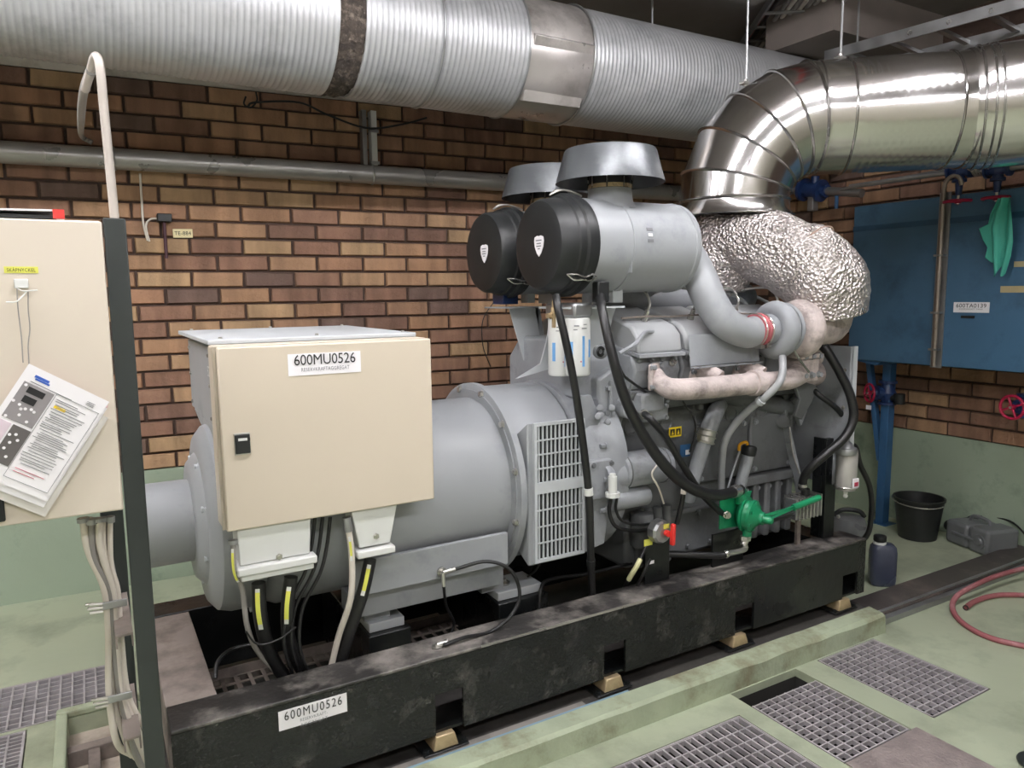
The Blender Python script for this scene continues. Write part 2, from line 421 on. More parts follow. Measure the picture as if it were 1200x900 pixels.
# fluorescent fittings above and behind the camera
TUBEM = pm('lit_tube', '#fdfbff', .5, var=0, emit=TUBE_STRENGTH)
def fitting(x, y, label, L_=1.5, rotx=True):
    t = thing('fluorescent_fitting', label, 'ceiling light', (x, y, CEIL), 'fluorescent ceiling fittings')
    a = V((1, 0, 0)); b = V((0, 1, 0))
    c = V((x, y, CEIL))
    MB().obox(c - V((0, 0, .04)), a, b, (0, 0, 1), L_ / 2, .07, .04).build('housing', WHITE, t, bevel=.005)
    for s in (-1, 1):
        MB().cyl(c + a * (-L_ / 2 + .02) + b * .045 * s - V((0, 0, .10)), c + a * (L_ / 2 - .02) + b * .045 * s - V((0, 0, .10)), .019, n=12).build('tube', TUBEM, t)
    for s in (-1, 1): MB().obox(c + a * s * (L_ / 2 - .01) - V((0, 0, .1)), a, b, (0, 0, 1), .01, .065, .025).build('end_cap', WHITE, t)
fitting(-1.0, 1.35, 'twin tube ceiling light over the left cabinet in front of the machine')
fitting(.9, 1.35, 'twin tube ceiling light over the middle of the machine front')
fitting(2.6, 1.35, 'twin tube ceiling light over the floor gratings')
fitting(-.3, -1.2, 'twin tube ceiling light behind the viewpoint to the left')
fitting(1.8, -1.2, 'twin tube ceiling light behind the viewpoint to the right')
fitting(-1.5, 2.75, 'twin tube ceiling light beyond the left cabinet')

fitting(-1.3, 2.2, 'twin tube ceiling light just left of the pale cabinet')
# ================================================================== floor fittings
def grating(name_label, x0, x1, y0, y1, pitchx, pitchy, zt=0., cat='grating', h=.02, frame_=True):
    t = thing('floor_grating', name_label, cat, (x0, y0, zt - h))
    g = MB(); n = round((x1 - x0) / pitchx)
    for i in range(n + 1):
        x = x0 + .006 + (x1 - x0 - .012) * i / n; g.box(x - .0035, x + .0035, y0 + .002, y1 - .002, zt - h, zt - .001)
    m = round((y1 - y0) / pitchy)
    for i in range(m + 1):
        y = y0 + .006 + (y1 - y0 - .012) * i / m; g.box(x0 + .002, x1 - .002, y - .003, y + .003, zt - h, zt - .002)
    g.build('bar_grid', GRATE, t, smooth=0)
    if frame_:
        f = MB(); f.box(x0, x0 + .006, y0, y1, zt - h, zt + .001).box(x1 - .006, x1, y0, y1, zt - h, zt + .001).box(x0, x1, y0, y0 + .006, zt - h, zt + .001).box(x0, x1, y1 - .006, y1, zt - h, zt + .001)
        f.build('edge_frame', GRATE, t, smooth=0)
    return t
grating('square mesh floor grating at the far end of the concrete kerb', 2.745, 3.145, 1.505, 2.025, .05, .0355)
grating('square mesh floor grating slipped away from the kerb leaving a dark gap', 2.205, 2.595, 1.505, 1.925, .049, .035, frame_=False)
grating('large grey floor grating nearest the viewer in front of the kerb', 1.205, 2.11, 1.205, 1.90, .036, .062)
grating('long floor grating by the back wall left of the machine', -1.295, -.017, 3.275, 3.665, .044, .044)
grating('close barred floor grating at the left edge below the cabinet', -1.295, -.305, 2.555, 3.245, .05, .028)
tag(MB().box(2.2, 2.62, .9, 1.497, .0005, .006).build('cover_plate', CHECK, smooth=0, bevel=.002), 'brown ridged steel cover plate beside the slipped grating', 'cover plate')
# frame of angle steel round the small recess
t = thing('recess_frame', 'dusty angle iron frame in the floor recess under the cabinet cables', 'frame', (-.165, 2.6, -.07))
MB().box(-.165, .10, 3.0, 3.045, -.07, -.005).build('cross_bar', DUSTY, t, bevel=.003)
MB().box(-.10, -.06, 2.6, 3.0, -.07, -.012).build('side_bar', DUSTY, t, bevel=.003)
t = struct(MB().box(-.205, .14, 3.25, 3.295, .0, .03).box(-.205, -.165, 2.6, 3.25, 0, .03).build('trim_2', KERBM, smooth=0, bevel=.008))

# concrete kerb with its chipped corner, and base inside it
k = MB(); seg = 26; x0, x1 = .10, 3.255
for i in range(seg):
    a = x0 + (x1 - x0) * i / seg; b = x0 + (x1 - x0) * (i + 1) / seg
rnd = random.Random(3); vs = []; fs = []
for i in range(seg + 1):
    x = x0 + (x1 - x0) * i / seg; worn = 1 if x > 2.2 else .25
    d = .01 * worn * rnd.random(); e = .012 * worn * rnd.random()
    vs += [(x, 2.038 - .003 * rnd.random(), 0), (x, 2.038 + d * .4, .088 - e), (x, 2.05 + d, .1 - d), (x, 2.128, .1 - e * .3), (x, 2.13, 0)]
for i in range(seg):
    for q in range(4): fs.append((i * 5 + q, (i + 1) * 5 + q, (i + 1) * 5 + q + 1, i * 5 + q + 1))
fs += [(0, 1, 2, 3, 4), tuple(seg * 5 + q for q in (4, 3, 2, 1, 0))]
kb = struct(MB().add(vs, fs).build('trim_3', KERBM, smooth=30)); kb['label'] = 'pale green painted concrete kerb with chipped edge'
struct(MB().box(.10, 3.255, 2.131, 3.25, 0, .092).build('trim_4', DARKB, smooth=0))
tag(MB().box(.2, 1.75, 2.131, 2.142, .0925, .0965).build('paint_line', pm('blue_line', '#7f9db0', .6)), 'pale blue line along the back edge of the kerb', 'line')
PALEB = pm('pale_dusty_base', '#8e8983', .6, var=.15, scale=4, dirt='#615c57', damt=.5)
tag(MB().box(.101, 1.55, 2.143, 2.17, .0925, .0955).build('base_strip', PALEB), 'dusty grey base strip between blue line and black skid', 'strip')

# steel channel running over the floor to the right
t = thing('floor_channel', 'long dark steel channel lying on the floor beside the red hose', 'channel', (3.30, 2.2, 0))
MB().box(3.27, 5.0, 2.12, 2.30, 0.0005, .045).build('web', RAILM, t, bevel=.003)
MB().box(3.27, 5.0, 2.085, 2.118, 0.0005, .032).build('flange', GALV, t, bevel=.003)
MB().box(3.3, 5.0, 2.122, 2.135, .046, .056).build('lip', GALV, t, bevel=.002)

# ================================================================== skid
SY0, SY1, SX0, SX1, SZ0, SZ1 = 2.17, 3.20, .13, 3.27, .155, .42
sk = thing('skid_frame', 'long black steel skid frame carrying the generator on the kerbed base', 'frame', (SX0, SY0, SZ0))
pockets = []
for (pa, pb_) in (((510, 815), (544, 850)), ((708, 757), (733, 790)), ((862, 712), (883, 740)), ((988, 675), (1004, 698))):
    a = aty(*pa, SY0); b = aty(*pb_, SY0); pockets.append((a.x, b.x, a.z))
f = MB(); x = SX0
for a, b, z in pockets:
    if x > 1.8: f.build('front_web', SKID if x < 1.5 else SKIDR, sk, smooth=0) if f.v else None; f = MB()
    f.box(x, a, SY0, SY0 + .012, SZ0, SZ1 - .0); f.box(a, b, SY0, SY0 + .012, z, SZ1); x = b
f.build('front_web', SKID, sk, smooth=0)
MB().box(x, SX1, SY0, SY0 + .012, SZ0, SZ1).build('front_web', SKIDR, sk, smooth=0)
MB().box(1.12, 1.86, SY0 - .0012, SY0 + .0015, SZ1 + .004, SZ1 + .0135).build('worn_edge', CHROME, sk, label='bare worn edge shining along the black rail')
MB().box(SX0, SX1, SY0 + .0005, SY0 + .15, SZ1 - .001, SZ1 + .012).build('top_flange', SKIDTOP, sk, bevel=.004)
MB().box(SX0, SX1, SY0 + .012, SY0 + .15, SZ0, SZ0 + .01).build('bottom_flange', SKID, sk)
MB().box(SX0, SX0 + .01, SY0 + .012, SY0 + .15, SZ0 + .01, SZ1 - .001).build('end_plate', SKID, sk)
MB().box(SX1 - .01, SX1, SY0 + .012, SY0 + .15, SZ0 + .01, SZ1 - .001).build('end_plate', SKID, sk)
MB().box(SX0, SX1, SY1 - .14, SY1, SZ0, SZ1).build('rear_rail', SKID, sk, bevel=.004)
MB().box(SX0, SX0 + .148, SY0 + .152, SY1 - .142, SZ0 + .06, SZ1 - .004).build('cross_member', DUSTY, sk, bevel=.004, label='dusty brown grey cross member at the left end')
for xx in (3.1,): MB().box(xx, xx + .14, SY0 + .152, SY1 - .142, SZ0 + .02, SZ1 - .01).build('cross_member', SKID, sk, bevel=.004)
for xa_, xb_ in ((.80, .96), (1.33, 1.56)):
    MB().box(xa_, xb_, 2.42, 3.04, SZ0 + .02, .44).build('mounting_beam', SKID, sk, bevel=.004)
    MB().box(xa_ + .01, xb_ - .015, 2.445, 2.60, .441, .475).build('mounting_pad', LGREY, sk, bevel=.003, label='light grey pad under the alternator foot')
    MB().cyl((xa_ + .075, 2.52, .475), (xa_ + .075, 2.52, .483), .028, n=20).bolt((xa_ + .075, 2.52, .483), (0, 0, 1), .014, .014).build('pad_bolt', CHROME, sk)
# perforated cable tray lying inside the skid
t = thing('perforated_tray', 'perforated metal cable tray inside the skid under the alternator', 'cable tray', (.3, 2.7, .1))
m = MB(); x = .30
for i in range(24):
    m.box(x, x + .014, 2.62, 2.86, .20, .203)
    for q in range(5): m.box(x + .014, x + .05, 2.62 + q * .058, 2.62 + q * .058 + .014, .20, .203)
    x += .05
m.build('slotted_base', DUSTY, t, smooth=0)
MB().box(.3, 1.5, 2.86, 2.863, .17, .24).box(.3, 1.5, 2.617, 2.62, .17, .24).build('tray_side', DUSTY, t)
for i in (0, 1): MB().box(.4 + i, .42 + i, 2.63, 2.85, .093, .199).build('tray_foot', DUSTY, t)
# vibration pads
padpx = [(495, 545, 866), (700, 733, 802), (848, 880, 751), (975, 998, 712)]
wh = ['leftmost gold coloured', 'second gold coloured', 'third gold coloured', 'rightmost gold coloured']
for (a, b, yy), lw in zip(padpx, wh):
    p = aty(a, yy, 2.175); q = aty(b, yy, 2.175); c = (p.x + q.x) / 2; hw = .048
    t = thing('vibration_mount', lw + ' vibration mount between kerb base and skid rail, counted from the left', 'mount', (c, 2.2, .0925), 'vibration mounts under the skid')
    MB().box(c - .085, c + .085, 2.148, 2.28, .0985, .105).build('base_plate', SKID, t, bevel=.004)
    m = MB(); m.prism([(c - hw, 2.155, .1055), (c + hw, 2.155, .1055), (c + hw * .72, 2.16, .154), (c - hw * .72, 2.16, .154)], (0, .11, 0))
    m.build('pad', BRASS, t, bevel=.004)
    for s in (-1, 1): MB().bolt((c + s * .072, 2.165, .105), (0, 0, 1), .010, .012).build('bolt', SKID, t)
# number plates
def plate_text(parent, org, xd, up, w, h, big, small=None, bs=.05, ss=.02, mpl=PAPER, sp_=1.05, pad=.06, sx=0):
    card(MB(), org, xd, up, w, h).build('label_plate', mpl, parent)
    xd = V(xd).normalized(); up = V(up).normalized(); n = xd.cross(up)
    text('lettering', big, bs, V(org) + xd * w / 2 + up * (h * (.48 if small else .3)) + n * .0015, xd, INK, parent, up, 'CENTER', sp_, 0, w * .84)
    if small:
        for i, sline in enumerate(small):
            text('lettering', sline, ss, V(org) + xd * (w * .5 + sx) + up * (h * .48 - ss * 1.2 * (i + 1)) + n * .0015, xd, GINK, parent, up, 'CENTER', 1.1, 0, w * (.66 if len(sline) > 12 else .4))
a = aty(327, 857, SY0); b = aty(407, 837, SY0); tp = aty(327, 834, SY0)
t = thing('number_sign', 'white sign 600MU0526 on the black skid rail', 'sign', a)
plate_text(t, (a.x, SY0 - .002, a.z), (1, 0, 0), (0, 0, 1), b.x - a.x, tp.z - a.z, '600MU0526', ['RESERVKRAFT-', 'AGGREGAT'], bs=.041, ss=.014, sp_=1.2)
dbg = (a, b, tp)

# ================================================================== alternator
AY, AZ = 2.72, .882
al = thing('alternator', 'large pale grey drum shaped alternator between terminal box and engine', 'alternator', (.8, AY, SZ1))
X = V((1, 0, 0))
MB().lathe((.47, AY, AZ), X, [(0, .30), (.02, .325), (.05, .34), (.90, .34), (.90, .375), (.925, .375)], 64).build('barrel', GREY, al)
MB().lathe((.27, AY, AZ), X, [(0, .17), (.004, .20), (.03, .23), (.035, .29), (.06, .322), (.10, .334), (.17, .334), (.17, .31), (.2, .31)], 64).build('end_shield', GREY, al)
m = MB()
for i in range(8):
    an = PI / 8 + i * PI / 4; m.cyl((.43, AY + .33 * math.cos(an), AZ + .33 * math.sin(an)), (.46, AY + .33 * math.cos(an), AZ + .33 * math.sin(an)), .022, n=12)
    m.bolt((.30, AY + .215 * math.cos(an), AZ + .215 * math.sin(an)), (-1, 0, 0), .011, .014); m.build('shield_bolt', LGREY, al); m = MB()
MB().lathe((.125, AY, AZ), X, [(0, .12), (.004, .138), (.012, .142), (.16, .142), (.16, .155), (.175, .155)], 48).build('end_cover', GREY, al)
# flange ring
MB().lathe((1.375, AY, AZ), X, [(0, .385), (.004, .40), (.03, .40), (.03, .37), (.045, .37)], 64).build('flange_ring', GREY, al)
m = MB()
for i in range(12):
    an = PI / 12 + i * PI / 6; m.bolt((1.376, AY + .378 * math.cos(an), AZ + .378 * math.sin(an)), (-1, 0, 0), .012, .014); m.build('flange_bolt', CHROME, al); m = MB()
# adapter housing with side grille
HW = .375; pr = []
for y, z in ((-HW, .60), (-HW, 1.165)): pr.append((1.42, AY + y, z))
for i in range(9):
    an = math.radians(145 - 110 * i / 8); pr.append((1.42, AY + .385 * math.cos(an) * .9, AZ + .385 * math.sin(an)))
for y, z in ((HW, 1.165), (HW, .60)): pr.append((1.42, AY + y, z))
for i in range(5):
    an = math.radians(-35 - 110 * i / 4); pr.append((1.42, AY + .37 * math.cos(an) * .8, AZ + .37 * math.sin(an)))
MB().prism(pr, (.27, 0, 0)).build('fan_housing', GREY, al, bevel=.006)
GX0, GX1, GZ0, GZ1 = 1.455, 1.665, .625, 1.15; gy = AY - HW
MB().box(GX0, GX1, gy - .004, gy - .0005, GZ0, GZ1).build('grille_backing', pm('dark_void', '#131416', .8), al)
m = MB(); m.box(GX0 - .012, GX0, gy - .016, gy, GZ0 - .012, GZ1 + .012).box(GX1, GX1 + .012, gy - .016, gy, GZ0 - .012, GZ1 + .012)
m.box(GX0, GX1, gy - .016, gy, GZ1, GZ1 + .012).box(GX0, GX1, gy - .016, gy, GZ0 - .012, GZ0); zm = (GZ0 + GZ1) / 2 + .02
m.box(GX0, GX1, gy - .016, gy, zm - .022, zm + .022)
m.build('grille_frame', LGREY, al, smooth=0)
for i in range(11):
    x = GX0 + (GX1 - GX0) * (i + .5) / 11; 
    for za, zb in ((GZ0, zm - .022), (zm + .022, GZ1)): MB().box(x - .003, x + .003, gy - .013, gy - .006, za, zb).build('grille_bar', LGREY, al, smooth=0)
for za, zb in ((GZ0, zm - .022), (zm + .022, GZ1)):
    for i in range(1, 4):
        z = za + (zb - za) * i / 4; MB().box(GX0, GX1, gy - .015, gy - .0125, z - .003, z + .003).build('grille_cross_bar', LGREY, al, smooth=0)
# feet skirts
for s, nm in ((-1, 'near'), (1, 'far')):
    yf = AY + s * .352
    MB().prism([(.70, yf, .50), (1.345, yf, .60), (1.345, yf, .745), (.70, yf, .78)] if 0 else [(.74, yf, .62), (1.345, yf, .62), (1.345, yf, .745), (.74, yf, .745)], (0, -s * .02, 0)).build('foot_skirt', GREY, al, bevel=.003)
for s in (-1, 1):
    MB().box(.74, 1.345, min(AY + s * .30, AY + s * .18), max(AY + s * .30, AY + s * .18), .52, .60).build('foot_rail', GREY, al, bevel=.003)
for xf in (.80, 1.34 - .06):
    for s in (-1, 1): MB().box(xf, xf + .10, AY + s * .2 - .05, AY + s * .2 + .05, .476, .60).build('foot', GREY, al, bevel=.003)
# terminal box on top
TB = thing('terminal_box', 'grey steel terminal box with slightly raised lid on top of the alternator', 'box', (.62, AY, 1.2))
MB().box(.345, 1.0, 2.39, 3.12, 1.225, 1.49).build('body', GREY, TB, bevel=.004)
MB().prism([(.345, 2.39, 1.0), (.345, 2.39, 1.224), (.345, 3.05, 1.224), (.345, 2.9, 1.19), (.345, 2.55, 1.15), (.345, 2.45, 1.06)], (.1, 0, 0)).build('saddle', GREY, TB)
MB().box(.365, .98, 2.41, 3.10, 1.49, 1.507).build('gasket', RUB, TB)
MB().box(.315, .99, 2.37, 3.15, 1.507, 1.522).build('lid', LGREY, TB, bevel=.003)
for xx in (.36, .66, .96):
    for yy in (2.42, 3.12): MB().bolt((xx, yy, 1.522), (0, 0, 1), .006, .006).build('lid_screw', CHROME, TB)
for yy in (2.58, 3.08):
    for zz in (1.46, 1.36, 1.25): MB().bolt((.345, yy, zz), (-1, 0, 0), .006, .006).build('side_screw', CHROME, TB)
text('stencil', '52', .05, (.344, 2.62, 1.39), (0, -1, 0), WHITE, TB)

# ================================================================== beige control cabinet
CX0, CX1, CY0, CZ0, CZ1 = .31, .992, 2.25, .958, 1.51
cb = thing('control_cabinet', 'beige wall type control cabinet with black latch fixed in front of the alternator', 'cabinet', (.68, 2.45, CZ0))
MB().box(CX0 + .004, CX1 - .004, CY0 + .024, CY0 + .115, CZ0 + .004, CZ1 - .002).build('body', BEIGE, cb, bevel=.006)
MB().box(CX0 + .003, CX1 - .003, CY0 + .0185, CY0 + .0235, CZ0 + .003, CZ1 - .003).build('door_seal', pm('seal', '#b3aa99', .6), cb)
d = MB().box(CX0 + .012, CX1, CY0, CY0 + .018, CZ0, CZ1 - .004).build('door', BEIGE, cb, bevel=.005)
a = aty(276, 532, CY0); b = aty(292, 508, CY0)
MB().box(a.x - .002, b.x + .002, CY0 - .003, CY0 + .001, a.z - .004, b.z + .004).build('latch_surround', CHROME, d, bevel=.001)
MB().box(a.x, b.x, CY0 - .010, CY0 - .003, a.z, b.z).build('latch', BPLAS, d, bevel=.002)
MB().box(a.x + .008, b.x - .008, CY0 - .0112, CY0 - .0102, b.z - .018, b.z - .010).build('latch_badge', WHITE, d)
a = aty(338, 441, CY0); b = aty(423, 437, CY0); tp = aty(338, 416, CY0)
t = thing('number_sign', 'white sign 600MU0526 on the beige cabinet door', 'sign', a)
plate_text(t, (a.x, CY0 - .002, a.z), (1, 0, 0), (0, 0, 1), b.x - a.x, tp.z - a.z + .002, '600MU0526', ['RESERVKRAFTAGGREGAT'], bs=.046, ss=.0165, sp_=.98)
# junction boxes below
def jbox(label, xa, xb, y0, y1, zt, zb_, ins):
    t = thing('cable_entry_box', label, 'junction box', ((xa + xb) / 2, y0, zb_))
    MB().add([(xa, y0, zt), (xb, y0, zt), (xb, y1, zt), (xa, y1, zt), (xa + ins, y0 + .01, zb_ + .04), (xb - ins, y0 + .01, zb_ + .04), (xb - ins, y1, zb_ + .04), (xa + ins, y1, zb_ + .04)],
             [(0, 1, 2, 3), (4, 5, 6, 7), (0, 1, 5, 4), (1, 2, 6, 5), (2, 3, 7, 6), (3, 0, 4, 7)]).build('body', WHITE, t, bevel=.004)
    return t
t = jbox('wide white cable entry box under the left half of the beige cabinet', .352, .572, 2.262, 2.362, .956, .80, .004)
MB().box(.345, .585, 2.25, 2.372, .812, .838).build('flange', WHITE, t, bevel=.005)
MB().box(.355, .575, 2.256, 2.366, .794, .811).build('lower_flange', WHITE, t, bevel=.004)
MB().bolt((.47, 2.26, .852), (0, -1, 0), .008, .006).build('screw', CHROME, t)
t = jbox('smaller tapered white cable entry box under the cabinet right half', .705, .862, 2.265, 2.36, .956, .785, .025)
MB().box(.718, .848, 2.255, 2.365, .795, .819).build('flange', WHITE, t, bevel=.004)
MB().bolt((.785, 2.265, .86), (0, -1, 0), .008, .006).build('screw', CHROME, t)

# ================================================================== power cables under the cabinet
def hose(name, label, cat, pts, r, m, group=None, sub=8, n=12):
    o = MB().tube(pts, r, n, sub).build(name, m); return tag(o, label, cat, group)
def P(lst): return [aty(*q) for q in lst]
def cablet(label, pts, r, m, tagpx=None, ends=None, sub=8, name='power_cable', cat='cable', group=None):
    """cable as a thing with its tag and ties as parts"""
    if ' hose' in label: name, cat = 'rubber_hose', 'hose'
    elif 'wire' in label: name, cat = 'wire', 'wire'
    t = thing(name, label, cat, pts[0], group); MB().tube(pts, r, 12, sub).build('sheath', m, t)
    path = spline(pts, sub)
    def sleeve(nm, k0, k1, rr, mm, n=12):
        i0 = int(k0 * (len(path) - 1)); i1 = max(i0 + 1, int(k1 * (len(path) - 1))); MB().tube(path[i0:i1 + 1], rr, n, 0).build(nm, mm, t)
    for q in (tagpx or []):
        if q[0] != 'yellow_tag': sleeve(*q); continue
        i0 = int(q[1] * (len(path) - 1)); i1 = max(i0 + 1, int(q[2] * (len(path) - 1)))
        for nm, a_, b_, mm, lift in (('tag_carrier', i0, i1, WHITE, 0), ('yellow_tag', i0 + 1, i1 - 1, YEL, .0008)):
            if b_ <= a_: a_, b_ = i0, i1
            m = MB(); vs = []
            for k in range(a_, b_ + 1):
                p = path[k]; tc = (CP - p); dr = (path[min(k + 1, len(path) - 1)] - path[k - 1 if k else 0]).normalized(); tc = V((-.35, -.94, .1)); tc = (tc - dr * tc.dot(dr)).normalized(); sd = dr.cross(tc)
                w_ = q[3] * .3
                for sx, tz in ((-1, 0), (1, 0), (1, .0015), (-1, .0015)): vs.append(p + tc * (q[3] * (.98 if abs(sx) else 1) + tz + lift) + sd * w_ * sx)
            n_ = b_ - a_ + 1; fs = [(0, 1, 2, 3), tuple((n_ - 1) * 4 + k for k in (3, 2, 1, 0))]
            for k in range(n_ - 1):
                for e in range(4): fs.append((k * 4 + e, k * 4 + (e + 1) % 4, (k + 1) * 4 + (e + 1) % 4, (k + 1) * 4 + e))
            m.add(vs, fs).build(nm, mm, t, smooth=0)
    return t
cablet('thick black power cable from wide entry box, left one', P([(303, 683, 2.300), (305, 720, 2.300), (316, 765, 2.36), (335, 795, 2.38), (352, 812, 2.360)]), .022, RUB, [('yellow_tag', .06, .32, .0226, YEL)])
cablet('thick black power cable from wide entry box, right one', P([(341, 676, 2.300), (337, 715, 2.300), (340, 755, 2.35), (356, 788, 2.38), (368, 800, 2.360)]), .022, RUB, [('yellow_tag', .08, .34, .0226, YEL)])
cablet('thick black power cable from the tapered entry box', P([(434, 655, 2.300), (425, 695, 2.300), (408, 745, 2.33), (396, 785, 2.360)]), .021, RUB, [('yellow_tag', .08, .36, .0216, YEL)])
cablet('pale cable running down beside the tapered entry box', P([(406, 606, 2.270), (412, 650, 2.270), (411, 700, 2.270), (397, 745, 2.32), (388, 782, 2.345)]), .0105, CABW, [('yellow_tag', .14, .3, .0118, YEL), ('gland', 0, .12, .014, GALV)])
cablet('grey cable with yellow tag at the left side of wide box', P([(273, 633, 2.270), (275, 668, 2.270), (284, 690, 2.300), (290, 735, 2.300), (303, 765, 2.35), (330, 795, 2.38)]), .008, CABG, [('yellow_tag', .05, .3, .0115, YEL), ('gland', 0, .04, .014, GALV)])
for i, (dx, lab) in enumerate(((0, 'thin black cable dropping right of the wide entry box'), (9, 'thin black cable looping down between the two entry boxes'), (-9, 'thin black cable close beside wide entry box flange'))):
    hose('control_cable', lab, 'cable', P([(378 + dx, 606, 2.300), (374 + dx, 640, 2.300), (366 + dx, 672, 2.300), (346 + dx, 712, 2.300), (342 + dx, 755, 2.300), (352 + dx, 790, 2.350)]), .006, RUB)
hose('control_cable', 'black cable bowing from skid left end towards the thick cables', 'cable', P([(252, 795, 2.360), (256, 775, 2.4), (275, 760, 2.46), (320, 752, 2.42)]), .007, RUB)
hose('cable_tie', 'black cable tie around both thick cables', 'tie', P([(288, 740, 2.270), (302, 755, 2.270), (325, 750, 2.270), (347, 735, 2.270)]), .003, RUB)
# earth strap loop on the foot skirt
t = thing('earth_cable', 'black earth cable looping from the foot skirt to the skid rail', 'cable', aty(521, 672, 2.35))
MB().tube(P([(533, 667, 2.34), (570, 658, 2.30), (598, 668, 2.27), (609, 695, 2.25), (600, 720, 2.24), (575, 740, 2.24)]) + [atz(545, 747, .447), atz(520, 756, .443)], .0068, 10, 8).build('sheath', RUB, t)
MB().tube(P([(520, 687, 2.34), (523, 710, 2.38), (532, 730, 2.42), (527, 745, 2.42)]), .0055, 10, 8).build('second_sheath', RUB, t)
m = MB(); c = aty(519, 671, 2.348); m.lathe(c + V((0, .014, 0)), (0, -1, 0), [(0, .018), (.008, .018), (.008, .011), (.016, .011)], 16)
m.cyl(aty(519, 671, 2.34), aty(533, 667, 2.34), .0085).cyl(aty(519, 671, 2.34), aty(520, 687, 2.34), .0075); m.build('lug', CHROME, t)
c = atz(512, 757, .438); m = MB(); m.lathe(c - V((0, 0, .006)), (0, 0, 1), [(0, .02), (.006, .02), (.006, .01), (.014, .01)], 12).cyl(c + V((0, 0, .004)), atz(524, 752, .445), .009); m.build('rail_lug', CHROME, t)
# ================================================================== overhead duct along the back
DY, DZ, DR = 3.5, 2.885, .305
du = thing('ribbed_duct', 'big ribbed aluminium ventilation duct running along the top of the back wall', 'duct', (1.5, DY, DZ))
def ribs(x0, x1, R, pitch=.026, amp=.0045, sag=None):
    prof = []; x = x0; k = 0
    while x < x1:
        prof.append((x - x0, R - amp)); prof.append((x - x0 + pitch * .3, R)); prof.append((x - x0 + pitch * .7, R)); x += pitch
    prof.append((x1 - x0, R - amp)); return MB().lathe((x0, DY, DZ), X, prof, 72)
xt0 = aty(388, 100, 3.25).x; xt1 = aty(418, 100, 3.25).x
ribs(-2.6, 1.03, DR).build('ribbed_shell', RIBM, du, smooth=60)
ribs(1.15, 1.98, DR).build('ribbed_shell', RIBM, du, smooth=60)
ribs(2.36, 4.98, DR * .985).build('ribbed_shell', RIBM, du, smooth=60)
# ragged torn joint
rnd = random.Random(5); pr = [(0, .285), (.02, .297), (.045, .302), (.07, .298), (.095, .300), (.12, .294), (.145, .285)]
m = MB().lathe((1.015, DY, DZ), X, pr, 72)
for v in m.v: 
    o = V((v.x, DY, DZ)); d = (v - o).normalized(); v += d * rnd.uniform(-.006, .008) + X * rnd.uniform(-.008, .008)
m.build('torn_joint', TORN, du, label='dark ragged strip of torn insulation round the duct')
MB().lathe((1.965, DY, DZ), X, [(0, .30), (.01, .302), (.39, .300), (.40, .298)], 72).build('plain_section', SHEET, du)
for xx in (1.52, 1.975, 2.365): MB().torus((xx, DY, DZ), X, DR + .001, .006, 72, 8).build('band', GALV, du)
# flat sided access box on the near flank of the plain section
a0 = math.radians(197); 
def dp(x, an, r): return (x, DY + r * math.cos(an), DZ + r * math.sin(an))
a1, a2 = math.radians(171), math.radians(232)
b = []
for x, r_ in ((1.995, .322), (2.352, .318)):
    b += [dp(x, math.radians(174), .297), dp(x, math.radians(177), r_), dp(x, math.radians(235), r_ + .004), dp(x, math.radians(239), .297)]
MB().add(b, [(0, 1, 5, 4), (1, 2, 6, 5), (2, 3, 7, 6), (3, 0, 4, 7), (0, 3, 2, 1), (4, 5, 6, 7)]).build('access_box', SHEET, du, smooth=20, bevel=.004)
# hanging straps of the duct
for xx in (.2, 3.0): MB().cyl((xx, DY, DZ + DR + .003), (xx, DY, CEIL - .001), .006, n=8).build('hanger_rod', GALV, du)

# ================================================================== polished exhaust duct
U = V((CAMX.x, 0, 0)); U = V((.865, -.502, 0)).normalized(); W = V((-U.y, U.x, 0)); Z = V((0, 0, 1))
B = atd(952, 236, 3.7); RB = .40; PR = .268
ex = thing('exhaust_duct', 'polished steel exhaust duct bending from above the engine to the right', 'duct', B - U * RB - Z * .05)
def ering(th, dr=0., off=0.):
    c = B + (-U * math.cos(th) + Z * math.sin(th)) * RB; rad = (-U * math.cos(th) + Z * math.sin(th)); tan = (U * math.sin(th) + Z * math.cos(th))
    return [c + tan * off + (rad * math.cos(a) + W * math.sin(a)) * (PR + dr) for a in [2 * PI * i / 64 for i in range(64)]]
def loft(m, rings):
    vs = [p for r in rings for p in r]; n = len(rings[0]); fs = []
    for k in range(len(rings) - 1):
        for i in range(n): j = (i + 1) % n; fs.append((k * n + i, k * n + j, (k + 1) * n + j, (k + 1) * n + i))
    return m.add(vs, fs)
ths = [0, 13, 32, 50, 68, 83, 92]
for i in range(6):
    a, b = math.radians(ths[i]), math.radians(ths[i + 1])
    loft(MB(), [ering(a), ering(b)]).build('elbow_segment', STEEL, ex, smooth=40)
for q in ths[:-1]:
    r_ = math.radians(q); loft(MB(), [ering(r_, -.002, -.008), ering(r_, .006, -.005), ering(r_, .010, 0), ering(r_, .006, .005), ering(r_, -.002, .008)]).build('seam_bead', SEAM, ex, smooth=60)
c0 = B - U * RB
MB().lathe(c0 - Z * .075, Z, [(0, .292), (.004, .292), (.03, .272), (.078, .268)], 64, cap=False).build('bottom_collar', STEEL, ex)
MB().torus(c0 - Z * .075, Z, .292, .005, 64, 6).build('collar_bead', SEAM, ex)
h0 = B + Z * RB; h1 = atd(1133, 122, 3.52); h1.z = h0.z + .005; D1 = (h1 - h0).normalized()
prof = [(0, PR)]; L1 = (h1 - h0).length; x = .16
while x < L1 - .12:
    prof += [(x, PR), (x + .012, PR + .0012), (x + .024, PR)]; x += .036
prof.append((L1, PR))
MB().lathe(h0, D1, prof, 64, cap=False).build('straight_section', STEEL, ex, smooth=60)
